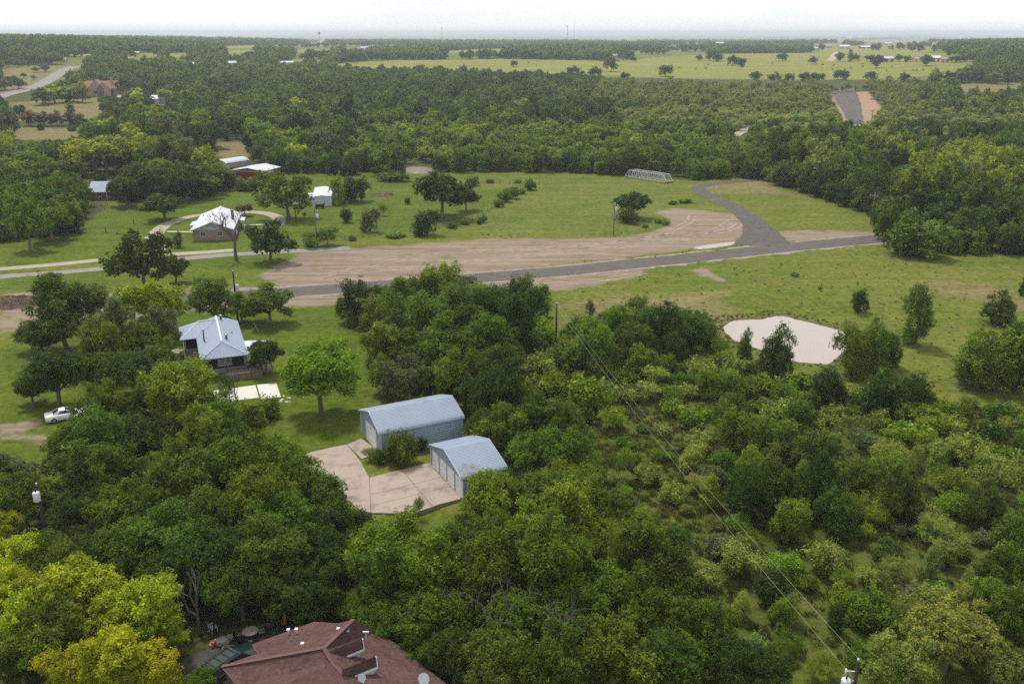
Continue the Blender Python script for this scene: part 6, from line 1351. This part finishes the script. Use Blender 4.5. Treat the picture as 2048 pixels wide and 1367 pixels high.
for t in IND:
    var = rt.randrange(3); rz = rt.uniform(0, 6.283); c = np.array(TONE[t['tone']]) * np.exp(rt.gauss(0, .13)) * np.array([np.exp(rt.gauss(0, .06)), 1, np.exp(rt.gauss(0, .05))])
    lod = 0 if t['d'] < 168 else 1 if t['d'] < 420 else 2
    if lod == 0 and t['kind'] in ('shrub', 'mesquite_tree') and t['d'] > 95: lod = 1
    loc = (t['x'], t['y'], t['z']); sc = (t['s']*rt.uniform(.9, 1.1), t['s']*rt.uniform(.85, 1.15), t['sz']*rt.uniform(.95, 1.05)); tilt = (rt.gauss(0, .05), rt.gauss(0, .05), rz)
    if lod == 0:
        tm, cm = proto(t['kind'], var, 0); o = thing(t['kind'], t['label'], CATN[t['kind']], loc, rz, tree_group(t)); o.scale = sc; o.rotation_euler = tilt
        link("stem" if t['kind'] == 'shrub' else "trunk", tm, o); cr = link("crown", cm, o); cr.color = (*c, 1)
    else:
        o = link(t['kind'], proto(t['kind'], var, lod)); o.location = loc; o.rotation_euler = tilt; o.scale = sc; o.color = (*c, 1)
        tag(o, t['label'], CATN[t['kind']], tree_group(t))

def scatter(name, label, pts, rot, scl, pick, protos, m, col=None):
    """ONE object whose geometry nodes place the given meshes on its points"""
    c = bpy.data.collections.new(name + "_kinds")
    for k, me_ in enumerate(protos):
        o = bpy.data.objects.new(f"{name}_kind_{k:02d}", me_); c.objects.link(o)
        if m is not None:
            sl = len(o.material_slots) - 1; o.material_slots[sl].link = 'OBJECT'; o.material_slots[sl].material = m
    me_ = bpy.data.meshes.new(name); me_.vertices.add(len(pts)); me_.vertices.foreach_set("co", np.asarray(pts, np.float32).ravel())
    for nm, typ, val, key in (("rot", 'FLOAT_VECTOR', rot, "vector"), ("scl", 'FLOAT_VECTOR', scl, "vector"), ("pick", 'INT', pick, "value")):
        a = me_.attributes.new(nm, typ, 'POINT'); a.data.foreach_set(key, np.asarray(val, np.float32 if typ != 'INT' else np.int32).ravel())
    if col is not None: a = me_.attributes.new('col', 'FLOAT_COLOR', 'POINT'); a.data.foreach_set('color', np.concatenate([np.asarray(col, np.float32), np.ones((len(pts), 1), np.float32)], 1).ravel())
    o = link(name, me_); tag(o, label, kind='stuff')
    ng = bpy.data.node_groups.new(name, 'GeometryNodeTree')
    ng.interface.new_socket("Geometry", in_out='INPUT', socket_type='NodeSocketGeometry'); ng.interface.new_socket("Geometry", in_out='OUTPUT', socket_type='NodeSocketGeometry')
    gi = ng.nodes.new("NodeGroupInput"); go = ng.nodes.new("NodeGroupOutput"); ip = ng.nodes.new("GeometryNodeInstanceOnPoints"); ci = ng.nodes.new("GeometryNodeCollectionInfo")
    ci.inputs["Collection"].default_value = c; ci.inputs["Separate Children"].default_value = True; ci.inputs["Reset Children"].default_value = True
    def na(nm, typ): n = ng.nodes.new("GeometryNodeInputNamedAttribute"); n.data_type = typ; n.inputs["Name"].default_value = nm; return [s for s in n.outputs if s.name == "Attribute" and s.enabled][0]
    er = ng.nodes.new("FunctionNodeEulerToRotation"); L = ng.links.new
    L(gi.outputs[0], ip.inputs["Points"]); L(ci.outputs[0], ip.inputs["Instance"]); ip.inputs["Pick Instance"].default_value = True
    L(na("pick", 'INT'), ip.inputs["Instance Index"]); L(na("rot", 'FLOAT_VECTOR'), er.inputs[0]); L(er.outputs[0], ip.inputs["Rotation"]); L(na("scl", 'FLOAT_VECTOR'), ip.inputs["Scale"]); L(ip.outputs[0], go.inputs[0])
    o.modifiers.new("scatter", 'NODES').node_group = ng; return o

# far woods: everything beyond the individual trees that is not pasture
open_p = []
def far_open(x, y):
    r = in_cover("field", x, y) | in_cover("dry", x, y) | in_cover("reddirt", x, y) | in_cover("lawn", x, y) | in_cover("dirt", x, y)
    return r
def vnoise(x, y, f, seed):
    s = np.random.default_rng(seed); v = np.zeros_like(x)
    for k in range(7): a = s.uniform(0, 6.28); w_ = f * 1.45**k; v += np.sin((x*np.cos(a) + y*np.sin(a)*.8) * w_ + s.uniform(0, 6.28) + 1.3*np.sin((y*np.cos(a) - x*np.sin(a)) * w_ * .6)) / 1.25**k
    return v / 3.2
road_pts = np.array([G(*p) for p in [(-60,214),(10,190),(60,178),(95,162),(120,146),(135,138),(158,132)]])
houses = np.array([(*G(r[1], r[2]),) for r in FAR] + [G(202, 192)])
def far_points(r0, r1, spacing, seed, thr, clear_r):
    s = np.random.default_rng(seed); n = int(.5 * (r1*r1 - r0*r0) * 1.44 / spacing**2)
    r = np.sqrt(s.uniform(r0*r0, r1*r1, n)); a = s.uniform(-.72, .72, n); x, y = r*np.sin(a), r*np.cos(a)
    ok = ~far_open(x, y) & ~((vnoise(x, y, .0019, 5) > thr - .42 * sstep(.02, .2, a)) & (r > 700)) & (in_cover("woods", x, y) | (r > 640))
    d = sdist(road_pts, x, y); hwd = np.full(n, 1e9)
    for (ax, ay), (bx, by) in zip(road_pts, road_pts[1:]):
        e = np.array([bx-ax, by-ay]); t_ = np.clip(((x-ax)*e[0] + (y-ay)*e[1]) / (e@e), 0, 1); hwd = np.minimum(hwd, np.hypot(x-ax-t_*e[0], y-ay-t_*e[1]))
    ok &= hwd > 14
    ok[ok] = ~covers_open(x[ok], y[ok], 8.5, 4.0)
    for hx, hy in houses: ok &= np.hypot(x-hx, y-hy-6) > 11
    return x[ok], y[ok], s
def thin(x, y, dmin):
    g = {}; keep = []
    for k in range(len(x)):
        ci, cj = int(x[k]//dmin), int(y[k]//dmin); 
        if any((x[k]-a)**2 + (y[k]-b)**2 < dmin*dmin for i in (-1,0,1) for j in (-1,0,1) for a, b in g.get((ci+i, cj+j), ())): continue
        g.setdefault((ci, cj), []).append((x[k], y[k])); keep.append(k)
    return np.array(keep, int)
PAL = np.array([(.054,.090,.012), (.082,.132,.014), (.125,.188,.018), (.178,.238,.026), (.230,.275,.048)])
def patch_col(x, y, s, lift=0.0):
    u = np.clip(.34 + lift + .30*vnoise(x, y, .011, 51) + .16*s.normal(size=len(x)), 0, 1) * 4; k = np.clip(u.astype(int), 0, 3); f = (u - k)[:, None]
    return PAL[k]*(1-f) + PAL[k+1]*f
def pix(x, y): q = proj(x, y, gz(x, y)); return q[0], q[1]
KL = ['oak_tree', 'elm_tree', 'mesquite_tree', 'pecan_tree', 'bushy_tree', 'cedar_tree', 'shrub']
x, y, s = far_points(555, 1100, 4.6, 21, .36, 55)
k = thin(x, y, 6.6); k = k[vnoise(x[k], y[k], .035, 88) < .62]; x, y = x[k], y[k]; n = len(x); z = gz(x, y); sc_ = s.uniform(.45, 1.3, n)
qx, qy = pix(x, y); thick = (qx > 1180) & (qx < 1850); sc_ = np.where(thick, sc_*.72, sc_); cols = patch_col(x, y, s, np.where(thick, .52, 0.04)); kind = s.choice(2, n, p=[.68, .32]); pick = kind*3 + s.integers(0, 3, n); pts = np.stack([x, y, z], -1); scl = np.stack([sc_, sc_, sc_*s.uniform(.85, 1.1, n)], -1)
rx = [t for t in REST if t['kind'] in ('oak_tree', 'elm_tree', 'mesquite_tree', 'pecan_tree', 'bushy_tree') and t['d'] > 150]
pts = np.concatenate([pts, np.array([(t['x'], t['y'], t['z']) for t in rx]).reshape(-1, 3)]); scl = np.concatenate([scl, np.array([(t['s'], t['s'], t['sz']) for t in rx]).reshape(-1, 3)])
pick = np.concatenate([pick, np.array([KL.index(t['kind'])*3 + rt.randrange(3) for t in rx], int)]); N_ = len(pts)
rot = np.zeros((N_, 3)); rot[:, 2] = s.uniform(0, 6.28, N_); cols = np.concatenate([cols, np.array([TONE[t['tone']] for t in rx]).reshape(-1, 3) * np.exp(s.normal(0, .14, (len(rx), 1)))])
scatter("wooded_middle_ground", "broad dark wood filling the middle ground beyond the meadow", pts, rot, scl, pick, [proto(kk, v, 2) for kk in KL[:5] for v in range(3)], M_WOODFAR, cols)
x1, y1, s = far_points(1100, 2600, 8.5, 22, .40, 60); x2, y2, s = far_points(2600, 4600, 15, 23, .34, 40)
bx_, by_ = [], []
for ax, ay, cx, cy in [(1230,104,1420,103),(1270,93,1420,89),(1480,101,1640,99),(1360,97,1400,96),(1620,88,1700,85),(1690,92,1722,90),(1440,85,1640,82),(1700,81,1800,79),(1750,101,1830,98),(1800,95,1870,93),(1820,104,1900,102),(1560,93,1620,91),(1480,89,1560,87),(700,93,1000,91),(1000,96,1200,95),(1225,110,1330,108),(1900,112,1960,108),(1290,84,1500,82),(1060,88,1260,87),(560,94,690,95),(1500,78,1900,76),(1850,84,1960,82),(60,116,200,113),(240,118,330,114)]:
    a_, c_ = np.array(G(ax, ay)), np.array(G(cx, cy)); m_ = int(np.hypot(*(c_-a_)) / 5.0)     # hedgerows and tree belts between the far fields
    f_ = s.random(m_); keep = vnoise(a_[0]+(c_[0]-a_[0])*f_, a_[1]+(c_[1]-a_[1])*f_, .02, 61) > -.35
    q_ = a_ + (c_-a_)*f_[:, None] + s.normal(0, 1, (m_, 2))*np.array([4, 13]); bx_.append(q_[keep, 0]); by_.append(q_[keep, 1])
x, y = np.concatenate([x1, x2] + bx_), np.concatenate([y1, y2] + by_); n = len(x); sc_ = s.uniform(.7, 1.25, n)
scatter("distant_woods", "far blue-green woods running to the skyline", np.stack([x, y, gz(x, y)], -1), np.stack([np.zeros(n), np.zeros(n), s.uniform(0, 6.28, n)], -1), np.stack([sc_*1.1, sc_*1.1, sc_], -1), s.integers(0, 6, n), [proto(kk, v, 3) for kk in KL[:2] for v in range(3)], M_WOODFAR, patch_col(x, y, s, .06))
rb = [t for t in REST if t not in rx and t['d'] <= 560 and t['kind'] in ('shrub', 'mesquite_tree', 'cedar_tree', 'elm_tree', 'oak_tree', 'bushy_tree')]
if rb:
    N_ = len(rb); rot = np.zeros((N_, 3)); rot[:, 2] = s.uniform(0, 6.28, N_)
    scatter("thicket", "tangled low thicket between the larger bushes and trees", [(t['x'], t['y'], t['z']) for t in rb], rot, [(t['s'], t['s'], t['sz']) for t in rb], [KL.index(t['kind'])*3 + rt.randrange(3) for t in rb], [proto(kk, v, 1) for kk in KL for v in range(3)],
            M_WOODFAR, np.array([TONE[t['tone']] for t in rb]) * np.exp(s.normal(0, .14, (len(rb), 1))))

# tall grass and weeds in the scrub, by the pond and on the meadow
def tuft(seed, nb, h, sp):
    s = np.random.default_rng(seed); V = []; F = []
    for k in range(nb):
        p = s.normal(0, sp, 2); a = s.uniform(0, 6.28); hh = h*s.uniform(.5, 1.2); ln = hh*s.uniform(.2, .8); w_ = .035
        c, d = math.cos(a), math.sin(a); m = len(V)
        V += [(p[0]-d*w_, p[1]+c*w_, 0), (p[0]+d*w_, p[1]-c*w_, 0), (p[0]+c*ln*.45+d*w_*.7, p[1]+d*ln*.45-c*w_*.7, hh*.7), (p[0]+c*ln, p[1]+d*ln, hh*.95)]; F.append((m, m+1, m+2, m+3))
    return fast_mesh("grass_tuft", V, np.array(F), [M_LEAF], tint=s.uniform(.3, .7, len(F)))
s = np.random.default_rng(33); n = 60000; x = s.uniform(-25, 105, n); y = s.uniform(46, 215, n)
dens = np.where(in_cover("scrub", x, y), .95, np.where(in_cover("dirt", x, y) | in_cover("lawn", x, y) | in_cover("woods", x, y) | in_cover("pale", x, y), 0, .05))
ps = np.minimum(0, 1) ; dp = np.abs(sdist(pond_poly, x, y)); dens = np.where(sdist(pond_poly, x, y) > -.1, 0, np.where(dp < 2.6, 1.0, dens)); 
roadm = np.zeros(n, bool)
for o in [o for o in COL.objects if o.name.split('.')[0] in ("road", "side_road", "concrete_pad", "concrete_driveway")]:
    v = np.array([tuple(q.co) for q in o.data.vertices])[:, :2]
    for lo in range(0, len(v), 2): roadm |= np.hypot(x-v[lo,0], y-v[lo,1]) < 5.2 if o.name.startswith(("road", "side")) else np.hypot(x-v[lo,0], y-v[lo,1]) < 1.5
ok = (s.uniform(0, 1, n) < dens * (.55 + .6*vnoise(x, y, .12, 9))) & ~roadm & (y > 57 - .0*x) & ~inside(np.array([G(*p) for p in [(600,860),(1010,860),(1010,1060),(600,1060)]]), x, y)
x, y = x[ok], y[ok]; n = len(x); sc_ = s.uniform(.45, 1.15, n)*np.where(in_cover("scrub", x, y), 1.1, .55)
scatter("tall_grass", "rough tall grass and weeds over the scrub and meadow", np.stack([x, y, gz(x, y)], -1), np.stack([s.normal(0, .1, n), s.normal(0, .1, n), s.uniform(0, 6.28, n)], -1), np.stack([sc_, sc_, sc_*s.uniform(.7, 1.1, n)], -1), s.integers(0, 4, n), [tuft(40+k, 26, .55, .22) for k in range(4)],
        foliage_mat("grass_blades", False, [(0.25, (.070,.092,.014)), (0.45, (.098,.118,.018)), (0.6, (.135,.132,.034)), (0.8, (.18,.145,.065))]))

# ------------------------------------------------------------------ bare trees
def bare_tree(label, px, yb, h, seed, spread=.55, m=M_BARE, cat="dead tree", depth=4, rad=.2, z=None, start=None):
    rs = random.Random(seed); b = MB(); p0 = P(px, yb) if start is None else start
    def grow(p, d, L_, r, lv):
        q = p + d * L_; mid = p.lerp(q, .5) + Vector((rs.gauss(0, 1), rs.gauss(0, 1), rs.gauss(0, .5))) * L_ * .07
        b.tube([p, mid, q], [r, r*.8, r*.6], 6 if lv < 2 else 4, cap=False)
        if lv >= depth: return
        for k in range(rs.choice((2, 3, 3))):
            a = rs.uniform(0, 6.28); o = d.orthogonal().normalized(); o = Matrix.Rotation(a, 3, d) @ o
            grow(p.lerp(q, rs.uniform(.6, 1.0)), (d + o*rs.uniform(.4, 1.0)*spread*1.6 + Vector((0, 0, .12))).normalized(), L_*rs.uniform(.55, .8), r*.55, lv+1)
    grow(Vector((0, 0, -.2)), Vector((rs.gauss(0, .1), rs.gauss(0, .1), 1)).normalized(), h*.36, rad, 0)
    o = b.build("dead_tree" if cat == "dead tree" else cat.replace(" ", "_"), m); o.location = p0; tag(o, label, cat); return o
bare_tree("bare leafless tree at the lane in front of the white-roofed house", 473, 522, 13.5, 4, .75, M_BARE, depth=5, rad=.45)
bare_tree("grey leafless tree crown rising beyond the lime-green tree", 284, 345, 13, 6, .6, depth=5, rad=.28)
bare_tree("thin bare sapling on the patio slab's near edge", 468, 815, 6.5, 8, .4, depth=4, rad=.1)
bare_tree("leafless grey shrub in the scrub below the wires", 1812, 1215, 4.2, 9, .9, depth=5, rad=.1)
bare_tree("pale bare trunk showing at the right wood's edge, nearer the crossarm pole", 1712, 415, 12, 12, .4, depth=4, rad=.22)
bare_tree("pale bare trunk inside the right wood, above the crossarm pole", 1845, 440, 14, 14, .4, depth=4, rad=.25)
bare_tree("leaning pale bare tree beside the patio fence under the dark trees", 400, 1265, 8, 15, .4, depth=3, rad=.18)
bare_tree("grey twiggy dead top among the dark trees at the lower middle", 1015, 1330, 9.5, 17, .7, depth=4, rad=.16)
bare_tree("second grey dead top, right of the first at the lower middle", 1140, 1345, 9, 19, .7, depth=4, rad=.16)

# ------------------------------------------------------------------ far haze: one even body of air round the whole scene
HAZE = 1.45e-4
b = MB(); HX = 46000; b.box((-HX, -HX, -6), (HX, HX, 84)); m = bpy.data.materials.new("haze"); t = nodes(m); out = N(t, "ShaderNodeOutputMaterial"); pv = N(t, "ShaderNodeVolumePrincipled")
pv.inputs["Color"].default_value = (0.82, 0.91, 1.0, 1); pv.inputs["Density"].default_value = HAZE; pv.inputs["Anisotropy"].default_value = 0.1
t.links.new(pv.outputs[0], out.inputs["Volume"]); hz = b.build("haze", m); tag(hz, "pale blue haze over the far land", kind='stuff')
